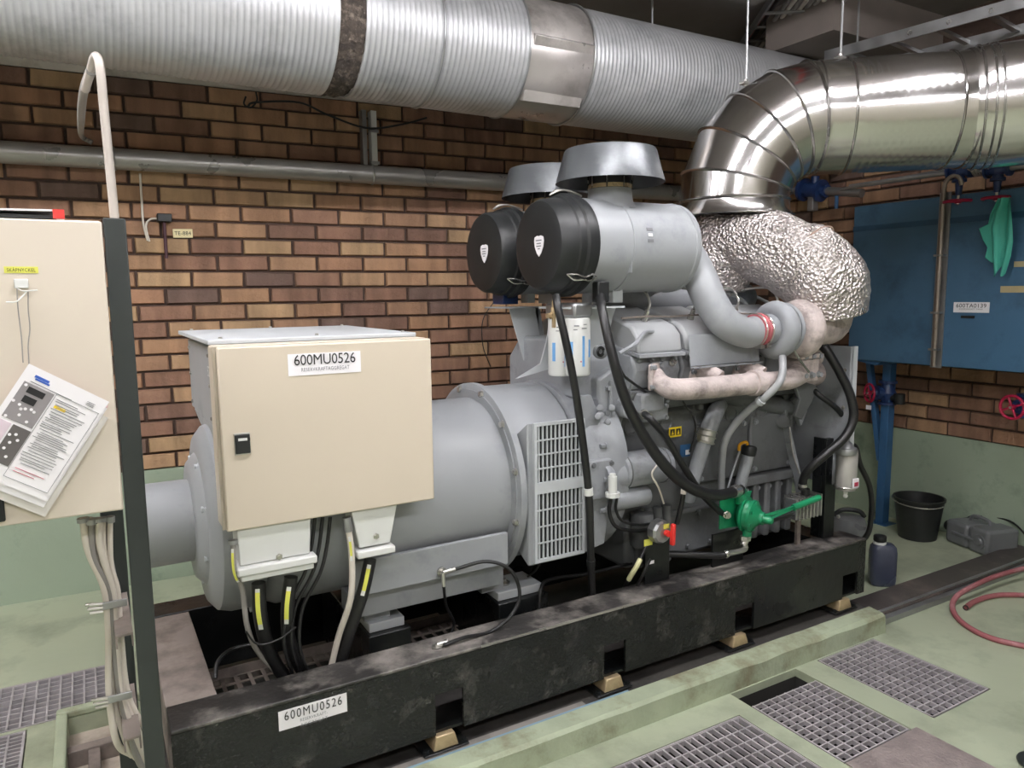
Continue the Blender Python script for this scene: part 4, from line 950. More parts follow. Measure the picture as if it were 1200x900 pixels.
# ================================================================== air filters
def air_filter(label):
    y0, z0 = 2.46, 1.838
    t = thing('air_filter', label, 'air filter', (1.9, y0, z0), 'air filters above the engine')
    MB().lathe((1.70, y0, z0), X, [(0, .17), (.004, .186), (.03, .188), (.17, .186), (.172, .191), (.20, .191), (.202, .186), (.50, .186), (.505, .19), (.53, .186), (.548, .15), (.552, .09)], 56).build('canister', GREY, t)
    MB().lathe((1.54, y0, z0), X, [(0, .05), (0, .145), (.006, .166), (.02, .176), (.06, .180), (.075, .183), (.08, .190), (.105, .192), (.112, .203), (.14, .203), (.145, .194), (.165, .192)], 56).build('end_lid', BPLAS, t, label='black plastic lid')
    # badge: rounded heart like shield
    sh = [(0, -.042), (.014, -.03), (.027, -.008), (.031, .012), (.028, .026), (.012, .031), (0, .029), (-.012, .031), (-.028, .026), (-.031, .012), (-.027, -.008), (-.014, -.03)]
    MB().prism([(1.5395, y0 - .02 - u * 1.1, z0 + v * 1.1) for u, v in sh], (-.002, 0, 0)).build('badge', PAPER, t)
    for i, (ln, wd) in enumerate(((.016, .04), (.004, .03), (-.006, .034), (-.016, .016))):
        MB().box(1.5367, 1.5373, y0 - .02 - wd / 2, y0 - .02 + wd / 2, z0 + ln - .002, z0 + ln + .002).build('badge_print', GINK, t)
    for an in (math.radians(100), math.radians(218), math.radians(-20)):
        c = lambda x, r, da: V((x, y0 + r * math.cos(an + da), z0 + r * math.sin(an + da)))
        MB().tube([c(1.58, .190, .0), c(1.61, .208, .06), c(1.65, .212, .04), c(1.685, .206, .09), c(1.72, .195, .06), c(1.685, .206, -.06), c(1.65, .212, -.02), c(1.61, .208, -.06), c(1.58, .190, 0)], .0035, 8, 5).build('lid_clip', CHROME, t)
    zc = z0 + .18; xc = 1.895
    MB().lathe((xc, y0, zc - .03), Z, [(0, .12), (.03, .094), (.075, .088), (.08, .088)], 36).build('inlet_neck', GREY, t)
    MB().cyl((xc, y0, zc + .048), (xc, y0, zc + .11), .086, n=36).build('rubber_band', RUB, t)
    MB().lathe((xc, y0, zc + .052), Z, [(0, .088), (.016, .088)], 36).build('clamp_ring', BRASS, t)
    MB().lathe((xc, y0, zc + .075), Z, [(0, .222), (.122, .188), (.130, .183), (.132, .02), (.124, .02), (.120, .182), (.002, .217)], 56, cap=False).build('rain_cap', CAPG, t)
    MB().cyl((xc, y0, zc + .09), (xc, y0, zc + .205), .07, n=24).build('cap_core', RUB, t)
    for i in range(8):
        an = i * PI / 4; MB().box(xc + .09 * math.cos(an) - .002, xc + .09 * math.cos(an) + .002, y0 + .09 * math.sin(an) - .002, y0 + .09 * math.sin(an) + .002, zc + .05, zc + .195).build('cap_stay', CHROME, t)
    MB().box(1.868, 1.918, y0 - .06, y0 + .06, 1.61, 1.665).build('saddle', LGREY, t, bevel=.003)
    MB().box(1.868, 1.872, y0 - .175, y0 - .15, z0 - .11, z0 + .0).build('strap', GREY, t)
    for i, (z_, w_, c_) in enumerate(((.045, .03, GINK), (.02, .022, PAPER), (-.005, .028, GINK))):
        an = math.radians(180) - (z_ + .02) * 5
        MB().obox((1.955, y0 + .1875 * math.cos(an), z0 + .1875 * math.sin(an)), X, (0, math.cos(an), math.sin(an)), (0, -math.sin(an), math.cos(an)), w_ / 2, .0008, .006).build('label_print', c_, t)
    return t
af = air_filter('nearer grey canister air filter with black lid and rain cap above the engine')
dup(af, V(af.location) + V((.008, .465, -.005)), 'farther grey canister air filter with black lid, nearest the brick wall')
# brackets under the filters
t = thing('filter_bracket', 'folded grey bracket plate under the farther air filter', 'bracket', aty(615, 360, 2.9))
a = aty(580, 361, 2.9); b = aty(629, 359, 2.9); 
MB().box(a.x, b.x + .02, 2.82, 3.0, a.z - .002, a.z + .004).build('top_flange', GREY, t, bevel=.001)
q = [aty(597, 362, 2.86), aty(631, 360, 2.86), aty(638, 420, 2.86), aty(633, 424, 2.86), aty(621, 433, 2.86), aty(617, 432, 2.86)]
MB().prism(q, (0, .008, 0)).build('leg', LGREY, t, bevel=.001)
MB().prism([aty(627, 360, 2.86), aty(633, 361, 2.86), aty(641, 418, 2.86), aty(637, 421, 2.86)], (0, .10, 0)).build('leg_fold', GREY, t)
a = aty(617, 355, 2.9); b = aty(624, 335, 2.9); MB().box(a.x, b.x + .008, 2.89, 2.95, a.z, b.z + .05).build('upright', LGREY, t, bevel=.002)
a = aty(590, 345, 2.95); MB().box(a.x - .03, a.x + .05, 2.9, 3.0, a.z - .045, a.z + .03).build('rubber_block', BLUEV, t, bevel=.004)
t = thing('filter_bracket', 'folded grey bracket plate under the nearer air filter beside the white fuel filters', 'bracket', aty(710, 360, 2.5))
a = aty(655, 361, 2.45); b = aty(720, 359, 2.45)
MB().box(a.x, b.x, 2.38, 2.6, a.z - .004, a.z + .004).build('top_flange', LGREY, t, bevel=.001)
MB().prism([aty(684, 362, 2.48), aty(722, 360, 2.48), aty(718, 372, 2.48), aty(712, 400, 2.48), aty(704, 455, 2.48), aty(697, 458, 2.48), aty(690, 400, 2.48)], (0, .008, 0)).build('leg', LGREY, t, bevel=.001)
MB().bolt(aty(699, 451, 2.478), (0, -1, 0), .012, .012).build('bolt', LGREY, t)
MB().prism([aty(605, 444, 2.62), aty(652, 430, 2.62), aty(650, 372, 2.62), aty(645, 376, 2.62), aty(641, 400, 2.62), aty(634, 426, 2.62)], (0, .01, 0)).build('side_plate', LGREY, t)
EP('gear_case', MB().prism([(1.72, 2.46, 1.22), (1.72, 2.46, 1.38), (1.72, 2.55, 1.46), (1.72, 2.9, 1.46), (1.72, 3.0, 1.36), (1.72, 3.0, 1.22)], (.2, 0, 0)), EGREY, bevel=.012)
# fuel filters
for px, y, lab in ((656.5, 2.50, 'white spin on fuel filter on the left, partly behind the other'), (677, 2.40, 'white spin on fuel filter on the right with blue print')):
    a = aty(px, 372, y); z0 = aty(px, 440, y).z; t = thing('fuel_filter', lab, 'fuel filter', (a.x, y, z0), 'white fuel filters below the air filters')
    MB().rcyl((a.x, y, z0), (a.x, y, a.z), .050 , .010).build('canister', WHITE, t)
    MB().box(a.x - .045, a.x + .045, y - .04, y + .045, a.z + .002, a.z + .058).build('filter_head', GALV, t, bevel=.01)
    for an, m_, w_, h_, zz in ((205, LBLUE, .014, .075, .10), (262, LBLUE, .010, .12, .10), (300, LBLUE, .012, .07, .11), (230, GINK, .02, .004, .20), (265, GINK, .022, .004, .19), (225, GINK, .016, .003, .185), (270, GINK, .015, .003, .205), (250, PINKINK, .005, .005, .06)):
        r = math.radians(an); MB().obox((a.x + .0502 * math.cos(r), y + .0502 * math.sin(r), z0 + zz), (-math.sin(r), math.cos(r), 0), (math.cos(r), math.sin(r), 0), Z, w_ / 2, .0008, h_ / 2).build('print', m_, t)
t = MB(); 
tag(MB().cyl(aty(649, 384, 2.36), aty(649, 352, 2.36), .008, n=10).cyl(aty(649, 368, 2.36), aty(649, 360, 2.36), .013, n=6).bolt(aty(646, 370, 2.36), (-1, 0, 0), .01, .02).build('fuel_fitting', BRASS), 'brass and zinc fuel fitting at the top of the left white filter', 'fitting')

# ================================================================== hoses on the engine
cablet('long black hose hanging past the white fuel filters down into the skid', P([(652, 347, 2.33), (654, 362, 2.30), (662, 395, 2.28), (672, 445, 2.27), (682, 510, 2.27), (690, 580, 2.27), (692, 640, 2.28), (694, 702, 2.345)]), .0155, RUB, [('white_tie', .70, .715, .018, WHITE), ('black_tie', .9, .91, .018, BPLAS)], name='hose')
t = cablet('thick black hose sweeping from the filter bracket across the engine to the green pump', P([(703, 345, 2.33), (706, 365, 2.26), (716, 410, 2.2), (732, 465, 2.18), (755, 512, 2.17), (783, 550, 2.17), (812, 573, 2.18), (842, 580, 2.2), (868, 574, 2.24)]), [.018, .018, .019, .021, .022, .023, .024, .024, .024], RUB, [('end_clamp', .965, .985, .027, CHROME)])
MB().obox(aty(704, 342, 2.33), X, (0, 1, 0), Z, .028, .02, .04).build('clamp_block', BPLAS, t, bevel=.005)
cablet('black hose with zinc fitting running diagonally over the yellow warning sticker', P([(754, 484, 2.3), (762, 491, 2.24), (780, 512, 2.23), (800, 545, 2.23), (822, 578, 2.24), (846, 602, 2.28)]), .0145, RUB, [('fitting', 0, .07, .018, CHROME)])
cablet('black hose from the turbocharger curving down beside the end plate', P([(958, 398, 2.3), (968, 410, 2.25), (985, 438, 2.2), (997, 465, 2.17), (1000, 490, 2.16), (990, 512, 2.17), (968, 532, 2.2), (950, 548, 2.24), (942, 560, 2.27), (940, 573, 2.28)]), [.030, .022, .021, .021, .021, .021, .021, .02, .02, .02], RUB, [('end_fitting', .95, .985, .022, CHROME)])
cablet('thinner black hose joining the curved hose near the end plate', P([(950, 453, 2.33), (960, 463, 2.28), (975, 474, 2.25), (986, 485, 2.24), (991, 498, 2.26), (990, 512, 2.3)]), .0135, RUB, [('fitting', 0, .12, .016, CHROME)])
cablet('black hose hanging behind the clear filter bowl down to the floor', P([(996, 521, 2.33), (1003, 525, 2.32), (1008, 545, 2.32), (1019, 570, 2.33), (1021, 600, 2.35), (1012, 632, 2.38)]) + [V((3.42, 2.52, .20)), V((3.5, 2.6, .016))], .014, RUB)
cablet('black hose under the green pump running left behind the black plate', P([(775, 649, 2.32), (810, 650, 2.26), (842, 651, 2.22), (852, 649, 2.21)]), .0145, RUB, [('fitting', .9, 1, .017, CHROME)])
cablet('black looped hose under the starter motor', P([(716, 583, 2.29), (714, 600, 2.3), (722, 617, 2.3), (745, 622, 2.34), (770, 618, 2.4)]), .008, RUB)
cablet('black cable loop inside the looped starter hose', P([(723, 583, 2.29), (722, 598, 2.3), (730, 611, 2.3), (750, 615, 2.34), (768, 612, 2.4)]), .006, RUB)
cablet('black hose rising beside the red handled switch', P([(793, 614, 2.28), (799, 590, 2.27), (802, 568, 2.27)]), .011, RUB, [('pale_sleeve', .8, .95, .0125, CABW)])
cablet('dark cable with pale yellow sleeve leaning beside the black switch plate', P([(729, 694, 2.37), (738, 677, 2.3), (748, 660, 2.27), (757, 640, 2.29)]), .008, RUB, [('pale_sleeve', .3, .75, .0105, pm('pale_yellow_sleeve', '#dedcab', .5))])
cablet('thin dark cable from skid to switch plate', P([(744, 690, 2.33), (752, 676, 2.25), (762, 655, 2.235)]), .006, RUB)
cablet('white wire bunch dangling from the solenoid', P([(770, 545, 2.29), (764, 556, 2.27), (772, 572, 2.27), (778, 590, 2.29)]), .004, CABW)
cablet('long thin cable lying along the inside of the skid below the starter', P([(632, 715, 2.40), (634, 690, 2.42), (645, 679, 2.45), (690, 672, 2.45), (740, 660, 2.45)]), .0075, RUB)
hose('wire', 'thin cable sagging below the alternator grille', 'wire', P([(632, 640, 2.5), (634, 655, 2.5), (628, 668, 2.5), (618, 676, 2.5)]), .004, RUB)
hose('earth_wire', 'pale stay wire in front of the upright end plate', 'wire', P([(925, 500, 2.35), (929, 530, 2.34), (937, 556, 2.33)]), .004, CABG)

# ================================================================== red handled switch on black plate
RT = SZ1 + .0125
a = aty(755, 690, 2.29); b = aty(784, 630, 2.29)
t = thing('switch_plate', 'black upright steel plate on the skid rail carrying the red handled switch', 'plate', (a.x, 2.29, RT))
MB().box(a.x, b.x, 2.285, 2.295, RT, b.z).build('plate', SKID, t, bevel=.002)
q = aty(757, 640, 2.284); card(MB(), q - V((.01, .0, .0)), X, Z, .045, .028).build('yellow_label', YEL, t)
q = aty(759, 662, 2.284); card(MB(), q, X, Z, .035, .014).build('white_label', PAPER, t)
c = aty(769, 621, 2.28)
t = thing('battery_switch', 'round grey battery switch with red key handle above the black plate', 'switch', c)
c = V(c); MB().lathe(c + V((0, .0, 0)), (0, -1, 0), [(0, .052), (.035, .05), (.045, .042), (.05, .02)], 10).build('body', GALV, t, smooth=0, bevel=.003)
card(MB(), c + V((-.005, -.052, .018)), X, Z, .03, .02).build('label', YEL, t)
hx = aty(784, 626, 2.21); MB().cyl(c + V((.01, -.04, 0)), hx, .013, n=12).build('spindle', REDP, t)
MB().bar(aty(789, 614, 2.20), aty(788, 639, 2.20), .02, .018).build('handle', REDP, t, bevel=.005)

# ================================================================== green hand pump
a = aty(834, 662, 2.285); b = aty(871, 618, 2.285)
t = thing('pump_plate', 'black upright steel plate on the skid rail under the green hand pump', 'plate', (a.x, 2.285, RT))
MB().box(a.x, b.x, 2.28, 2.292, RT, b.z).build('plate', SKID, t, bevel=.002)
gp = thing('hand_pump', 'bright green hand pump with long lever beside the engine', 'pump', (b.x, 2.24, b.z))
MB().prism([aty(842, 620, 2.277), aty(868, 616, 2.277), aty(880, 575, 2.277), aty(843, 583, 2.277)], (0, -.006, 0)).build('bracket_plate', GRN, gp, bevel=.001)
c = aty(872, 602, 2.25); pd = V((.35, -.93, -.08)).normalized()
MB().lathe(c, pd, [(-.02, .05), (0, .075), (.012, .078), (.014, .066), (.03, .06), (.032, .072), (.045, .072), (.055, .05), (.075, .03), (.09, .028)], 28).build('pump_body', GRN, gp)
for i in range(6):
    u, v_ = frame(pd); an = i * PI / 3; MB().bolt(c + pd * .045 + (u * math.cos(an) + v_ * math.sin(an)) * .058, pd, .009, .008).build('cover_bolt', GRN, gp)
MB().cyl(c + V((-.02, .0, .05)), c + V((-.025, 0, .115)), .024, n=16).build('top_neck', GRN, gp)
MB().cyl(c + V((0, -.02, -.05)), c + V((0, -.02, -.105)), .02, n=16).build('bottom_neck', GRN, gp)
MB().cyl(c + V((-.01, -.02, -.095)), c + V((-.01, -.02, -.115)), .024, n=6).cyl(c + V((-.01, -.02, -.115)), c + V((-.02, -.02, -.135)), .016, n=12).build('outlet_nut', CHROME, gp)
MB().tube([c + V((-.012, -.02, -.13)), c + V((-.02, -.025, -.155)), aty(852, 649, 2.21)], .012, 12, 5).build('outlet_elbow', CHROME, gp)
e = c + pd * .08
MB().lathe(e, pd, [(0, .018), (.04, .018), (.05, .012)], 16).build('shaft', GRN, gp)
h0_, h1_ = e + V((.0, -.012, .0)), aty(960, 583, 2.13)
dv = h1_ - h0_; hm = h0_ + dv * .55
MB().bar(h0_ + Z * .014, hm, .007, .012).bar(h0_ - Z * .010, hm, .007, .012).build('lever_fork', GRN, gp)
MB().tube([hm - dv * .03, hm + dv * .2, h1_], .0145, 14, 3).build('lever_grip', GRN, gp)
MB().cyl(h0_ + Z * .0 + pd * .03, h0_ - pd * .02, .013, n=12).build('pivot_pin', GRN, gp)
cc = aty(851, 603, 2.265); MB().bolt(cc, (-.3, -1, 0), .014, .02).build('mount_bolt', CHROME, gp)
hose('suction_pipe', 'dark hose between the green pump and finned block', 'hose', P([(893, 612, 2.22), (910, 608, 2.24), (928, 602, 2.27)]), .012, RUB)
# finned block
a = aty(926, 608, 2.29); b = aty(956, 576, 2.29)
t = thing('finned_block', 'small pale finned metal block under the curved hose by the lever', 'cooler', ((a.x + b.x) / 2, 2.29, a.z))
MB().box(a.x, b.x, 2.26, 2.32, a.z, b.z - .01).build('core', GALV, t)
n = 7
for i in range(n): x = a.x + (b.x - a.x) * (i + .5) / n; MB().box(x - .004, x + .004, 2.245, 2.335, a.z, b.z).build('fin', CHROME, t)
MB().cyl(((a.x + b.x) / 2, 2.28, b.z), ((a.x + b.x) / 2, 2.28, b.z + .03), .02, n=14).build('top_port', RUB, t)
p0 = aty(934, 640, 2.29); MB().box(p0.x - .012, p0.x + .014, 2.283, 2.297, RT, a.z).build('stalk', DUSTY, t)
# black post with the clear bowl filter
a = aty(961, 640, 2.29); b = aty(979, 512, 2.29)
t = thing('black_post', 'black square post standing on the right end of the skid rail', 'post', (a.x, 2.3, RT))
MB().box(a.x, b.x - .002, 2.275, 2.30, RT, b.z).build('front_leaf', SKID, t, bevel=.002)
MB().box(a.x + .0, a.x + .012, 2.30, 2.35, RT, b.z).build('side_leaf', SKID, t)
t = thing('bowl_filter', 'grey clear bowl fuel separator hanging beside the black post', 'fuel filter', aty(991, 580, 2.205))
c0_, c1_ = aty(991, 574, 2.205), aty(991, 524, 2.205); rr = .053
MB().rcyl(c0_, c0_ + Z * ((c1_.z - c0_.z) * .96), rr - .004, .012).build('bowl', pm('cloudy_bowl', '#b9b6b2', .2, .3), t)
MB().rcyl(c1_ - Z * .035, c1_, rr, .008).build('head', GALV, t)
MB().lathe(c1_, Z, [(0, .04), (.02, .03), (.035, .013), (.06, .012)], 20).build('top_fitting', GALV, t)
MB().torus(c0_ + Z * .02, Z, rr - .001, .005, 28, 6).build('lower_ring', CHROME, t)
MB().cyl(c0_, c0_ - Z * .02, .010, n=10).ball(c0_ - Z * .03, .011).build('drain_knob', WHITE, t)
r = math.radians(268); MB().obox(c0_ + V((rr * math.cos(r), rr * math.sin(r), .045)), X, (0, 1, 0), Z, .02, .003, .022).build('label', PAPER, t)
MB().obox(c0_ + V((rr * math.cos(r), rr * math.sin(r) - .003, .04)), X, (0, 1, 0), Z, .014, .0015, .010).build('label_print', CRIM, t)
MB().cyl(c1_ + V((-.03, .02, -.012)), V((b.x - .006, 2.285, c1_.z - .012)), .01, n=10).build('bracket_arm', GALV, t)

# more castings, bosses and fasteners over the near side of the engine
EP('casting_seam', MB().tube(P([(716, 446, 2.40), (715, 480, 2.40), (712, 520, 2.39), (708, 548, 2.36)]), .008, 8, 5), EGREY)
for q in ((703, 478), (717, 478), (703, 486), (712, 494), (709, 507), (707, 520), (701, 488)): EP('housing_stud', MB().rcyl(aty(q[0], q[1], 2.41), aty(q[0], q[1], 2.375), .014, .004, 12), EGREY)
EP('oil_filler_boss', MB().rcyl(aty(703, 412, 2.40), aty(704, 412, 2.34), .03, .006, 18), EDARK)
for q in (.010, .020): EP('boss_ring', MB().torus(aty(704, 412, 2.345 - q), (0, 1, 0), .024 - q * .6, .0035, 18, 6), RUB)
EP('side_bracket', MB().prism([aty(700, 448, 2.42), aty(733, 445, 2.42), aty(735, 452, 2.42), aty(722, 456, 2.42), aty(716, 470, 2.42), aty(700, 470, 2.42)], (0, .05, 0)), EGREY, bevel=.006)
EP('cooler_box', MB().box(2.02, 2.16, 2.38, 2.45, 1.10, 1.175), EGREY, bevel=.012)
for q in ((2.04, 1.165), (2.14, 1.165), (2.04, 1.115), (2.14, 1.115)): EP('box_bolt', MB().bolt((q[0], 2.38, q[1]), (0, -1, 0), .009, .012), EGREY)
EP('core_casting', MB().rcyl((1.93, 2.42, 1.17), (1.93, 2.36, 1.17), .04, .01), EGREY)
for i in range(7): EP('deck_bolt', MB().bolt((2.0 + i * .15, 2.395, 1.185), (0, -1, .2), .010, .018), EGREY)
for i in range(5): EP('pipe_clip', MB().box(2.36 + i * .14, 2.385 + i * .14, 2.40, 2.44, 1.125, 1.15), EDARK, bevel=.003)
for i, (px, py) in enumerate(((748, 560), (752, 598), (818, 600), (822, 556), (930, 540), (925, 600))): EP('block_bolt', MB().bolt(aty(px, py, 2.44), (0, -1, 0), .013, .018), EDARK)
for i in range(4): EP('nut_on_port', MB().bolt((2.13 + i * .17, 2.335, 1.355), (0, -1, .2), .012, .02), CHROME)
EP('harness', MB().tube(P([(724, 426, 2.3), (731, 440, 2.31), (742, 449, 2.33), (760, 462, 2.34)]), .006, 8, 5), RUB)
EP('sensor_lead', MB().tube(P([(800, 470, 2.36), (812, 488, 2.35), (815, 505, 2.36), (808, 530, 2.38)]), .004, 8, 5), RUB)
EP('wastegate_rod', MB().tube(P([(925, 400, 2.16), (936, 420, 2.17), (948, 436, 2.2)]), .005, 8, 4), CHROME)
EP('bracket_fork', MB().prism([aty(930, 445, 2.3), aty(945, 448, 2.3), aty(958, 452, 2.3), (aty(952, 470, 2.3)), aty(940, 492, 2.3), aty(932, 488, 2.3), aty(938, 468, 2.3)], (0, .02, 0)), EDARK, bevel=.004)
EP('lower_bowl', MB().rcyl(aty(752, 640, 2.42), aty(752, 600, 2.42), .05, .01), EDARK)
for i in range(6): EP('sump_bolt', MB().bolt((2.2 + i * .14, 2.44, .485), (0, -1, 0), .010, .012), EDARK)
# ================================================================== left cabinet, its frame and cables
lc = thing('wall_cabinet', 'pale beige cabinet at the left edge mounted on a black frame', 'cabinet', (-.28, 2.1, 1.13))
LX0, LX1, LZ0, LZ1 = -.66, .052, 1.134, 1.832
MB().box(LX0, LX1 - .002, 2.021, 2.26, LZ0 + .002, LZ1).build('body', BEIGE2, lc, bevel=.005)
d = MB().box(LX0, LX1, 2.0, 2.019, LZ0, LZ1 - .003).build('door', BEIGE2, lc, bevel=.004)
a = aty(5, 575, 2.0); MB().box(a.x - .03, a.x - .002, 1.99, 2.0, a.z - .07, a.z).build('latch', BPLAS, d, bevel=.003)
a = aty(5, 320, 1.999); b = aty(45, 319, 1.999); t = thing('key_label', 'yellow label strip SKAPNYCKEL on the pale cabinet', 'label', a)
card(MB(), a, X, Z, b.x - a.x, .0145).build('label_plate', YEL, t); text('lettering', 'SKÅPNYCKEL', .011, V((a.x + b.x, 0, 0)) / 2 + V((0, 1.9975, a.z + .0032)), X, INK, t, Z, 'CENTER', 1.1, 0, (b.x - a.x) * .84)
# hook with strings
t = thing('key_hook', 'small white wire hook below the yellow label', 'hook', aty(24, 335, 1.99))
a = aty(17, 338, 1.9985); MB().box(a.x, a.x + .027, 1.993, 1.9985, a.z, a.z + .021).build('adhesive_base', WHITE, t, bevel=.002)
MB().tube(P([(7, 354, 1.975), (20, 353, 1.975), (31, 342, 1.98), (33, 341, 1.985)]), .0014, 6, 4).tube(P([(20, 338, 1.99), (28, 341, 1.98), (44, 340, 1.972)]), .0014, 6, 4).build('wire', WHITE, t)
for q, lab in (([(20, 338, 1.985), (21, 360, 1.985), (25, 395, 1.985), (27, 425, 1.985)], 'grey string from hook to papers, left strand'), ([(33, 342, 1.985), (33, 362, 1.985), (35, 385, 1.985), (33, 405, 1.985), (34, 428, 1.985)], 'grey string from hook to papers, right strand')):
    hose('string', lab, 'string', P(q), .0012, CABG, sub=6, n=6)
# hanging instruction sheets
def local(u0, v0): pass
TL = aty(34, 426, 1.978); TR = aty(128, 471, 1.978); BR = aty(58, 589, 1.978)
su = (TR - TL).normalized(); sv = (BR - TR); sv = (sv - su * sv.dot(su)).normalized(); SW = (TR - TL).length; SH = (BR - TR).length
SYN = su.cross(-sv)
t = thing('instruction_sheets', 'stack of white instruction sheets hung askew on the pale cabinet', 'papers', TL)
def rect(mb, u, v, w_, h_, lift=0.):
    o = TL + su * u + sv * (v + h_) + SYN * lift; return card(mb, o, su, -sv, w_, h_, .0008)
sl = rect(MB(), .018, .035, SW, SH, -.0085); sl.build('plastic_sleeve', pm('clear_sleeve', '#d9d5cf', .15), t)
rect(MB(), .004, .010, SW - .001, SH, -.0065).build('back_sheet', pm('pink_sheet', '#e6bcc0', .6), t)
rect(MB(), .004, .016, SW, SH, -.004).build('under_sheet', PAPER, t)
top = rect(MB(), 0, 0, SW, SH, 0).build('top_sheet', PAPER, t)
rect(MB(), SW * .02 + .008, SH * .145, SW * .36, SH * .34, .001).build('printed_photo', pm('print_grey', '#8f8a8c', .6, var=.05), t)
rect(MB(), SW * .02 + .008, SH * .51, SW * .14, SH * .34, .001).build('printed_photo', pm('print_pale', '#d8c8d2', .6, var=.05), t)
rect(MB(), SW * .18 + .008, SH * .51, SW * .21, SH * .34, .001).build('printed_photo', pm('print_dark', '#5d5957', .6, var=.1), t)
m = MB()
for (u, v_, w_, h_) in ((.14, .17, .2, .055), (.15, .25, .15, .06)): rect(m, SW * u, SH * v_, SW * w_, SH * h_, .0018)
m.build('printed_screen', INK, t, kind='stuff')
m = MB()
for (u, v_) in ((.1, .17), (.08, .33), (.16, .34), (.2, .37), (.24, .355), (.3, .34), (.34, .35), (.22, .42), (.33, .45), (.1, .47), (.25, .60), (.31, .58), (.36, .62), (.3, .66), (.28, .72), (.35, .78), (.24, .81)):
    c = TL + su * SW * u + sv * SH * v_ + SYN * .0016; m.lathe(c, SYN, [(0, .0034), (.0005, .0034)], 10)
m.build('printed_dots', PAPER, t, kind='stuff')
m = MB(); rnd = random.Random(2)
v_ = .17
while v_ < .80:
    ind = rnd.choice((.47, .49, .52)); rect(m, SW * ind, SH * v_, SW * rnd.uniform(.25, .42), .0013, .0012); v_ += rnd.choice((.018, .018, .026))
for q in range(3): rect(m, SW * .05, SH * (.89 + q * .018), SW * .3, .0012, .0012)
for q in range(3): rect(m, SW * .78, SH * (.075 + q * .015), SW * .1, .001, .0012)
rect(m, SW * .12, SH * .125, SW * .5, .0013, .0012)
m.build('printed_lines', GINK, t, kind='stuff')
m = MB(); fx0, fx1, fy0, fy1 = .44, .965, .13, .93
rect(m, SW * fx0, SH * fy0, SW * (fx1 - fx0), .0008, .0012); rect(m, SW * fx0, SH * fy1, SW * (fx1 - fx0), .0008, .0012); rect(m, SW * fx0, SH * fy0, .0008, SH * (fy1 - fy0), .0012); rect(m, SW * fx1, SH * fy0, .0008, SH * (fy1 - fy0), .0012)
m.build('printed_frame', GINK, t, smooth=0)
for q in range(2): rect(MB(), SW * .5, SH * (.83 + q * .03), SW * (.35 - .1 * q), .0013, .0012).build('pink_line', PINKINK, t)
rect(MB(), SW * .49, SH * .225, SW * .14, .006, .0011).build('highlight', YELP, t)
rect(MB(), SW * .13, SH * .06, SW * .17, .006, .0012).build('printed_logo', BLUEINK, t); rect(MB(), SW * .15, SH * .085, SW * .17, .004, .0012).build('printed_logo', BLUEINK, t)
# folder lying on the cabinet
t = thing('folder', 'white folder with a red edge lying on top of the pale cabinet', 'folder', (-.2, 2.1, LZ1))
MB().box(-.5, -.04, 2.02, 2.22, LZ1 + .001, LZ1 + .009).build('lower_cover', BPLAS, t)
MB().add([(-.5, 2.015, LZ1 + .010), (-.025, 2.015, LZ1 + .018), (-.025, 2.22, LZ1 + .018), (-.5, 2.22, LZ1 + .010), (-.5, 2.015, LZ1 + .013), (-.025, 2.015, LZ1 + .022), (-.025, 2.22, LZ1 + .022), (-.5, 2.22, LZ1 + .013)],
         [(0, 1, 2, 3), (4, 5, 6, 7), (0, 1, 5, 4), (1, 2, 6, 5), (2, 3, 7, 6), (3, 0, 4, 7)]).build('upper_cover', PAPER, t, smooth=0)
MB().box(-.045, -.022, 2.012, 2.0145, LZ1 + .001, LZ1 + .022).build('red_edge', REDP, t)
# black frame
t = thing('cabinet_frame', 'tall black steel frame post at the right side of the pale cabinet', 'frame', (.07, 2.03, 0))
a = aty(126, 300, 2.0); MB().box(.055, .102, 1.998, 2.028, .0, 1.838).build('front_post', BLACK, t, bevel=.003)
MB().box(.0, .058, 2.33, 2.36, .0, 1.80).build('rear_post', BLACK, t, bevel=.003)
for zz in (.80, .52):
    MB().box(.012, .052, 2.03, 2.33, zz, zz + .006).box(.012, .016, 2.03, 2.33, zz - .03, zz).box(.048, .052, 2.03, 2.33, zz - .03, zz).build('support_channel', DUSTY, t)
MB().box(.0, .05, 2.262, 2.33, 1.3, 1.34).build('cabinet_mount', BLACK, t)
MB().box(.03, .125, 1.97, 2.12, .0, .012).build('foot_plate', BLACK, t)
MB().box(.0, .058, 2.029, 2.36, .013, .05).build('foot_rail', BLACK, t)
# cables from the cabinet
base = [(97, 607), (104, 607), (110, 608), (116, 607), (121, 606), (126, 606), (107, 608), (129, 605)]
mids = [(103, 645), (108, 640), (112, 648), (117, 640), (122, 645), (127, 640), (110, 655), (130, 660)]
low = [(122, 690), (125, 690), (128, 690), (131, 690), (134, 690), (136, 690), (129, 692), (138, 692)]
l2 = [(127, 740), (130, 740), (133, 740), (136, 740), (139, 740), (140, 740), (133, 742), (142, 742)]
l3 = [(128, 815), (133, 815), (138, 812), (142, 812), (146, 810), (148, 812), (141, 812), (150, 812)]
l4 = [(137, 870), (150, 876), (150, 850), (162, 872), (164, 860), (166, 862), (160, 885), (168, 850)]
l5 = [(155, 885), (168, 895), (168, 890), (175, 900), (178, 890), (180, 885), (172, 905), (178, 870)]
names = ['outermost', 'second from the outside', 'third from the outside', 'middle', 'just right of the middle', 'sixth across', 'hidden behind the others', 'closest to the black post']
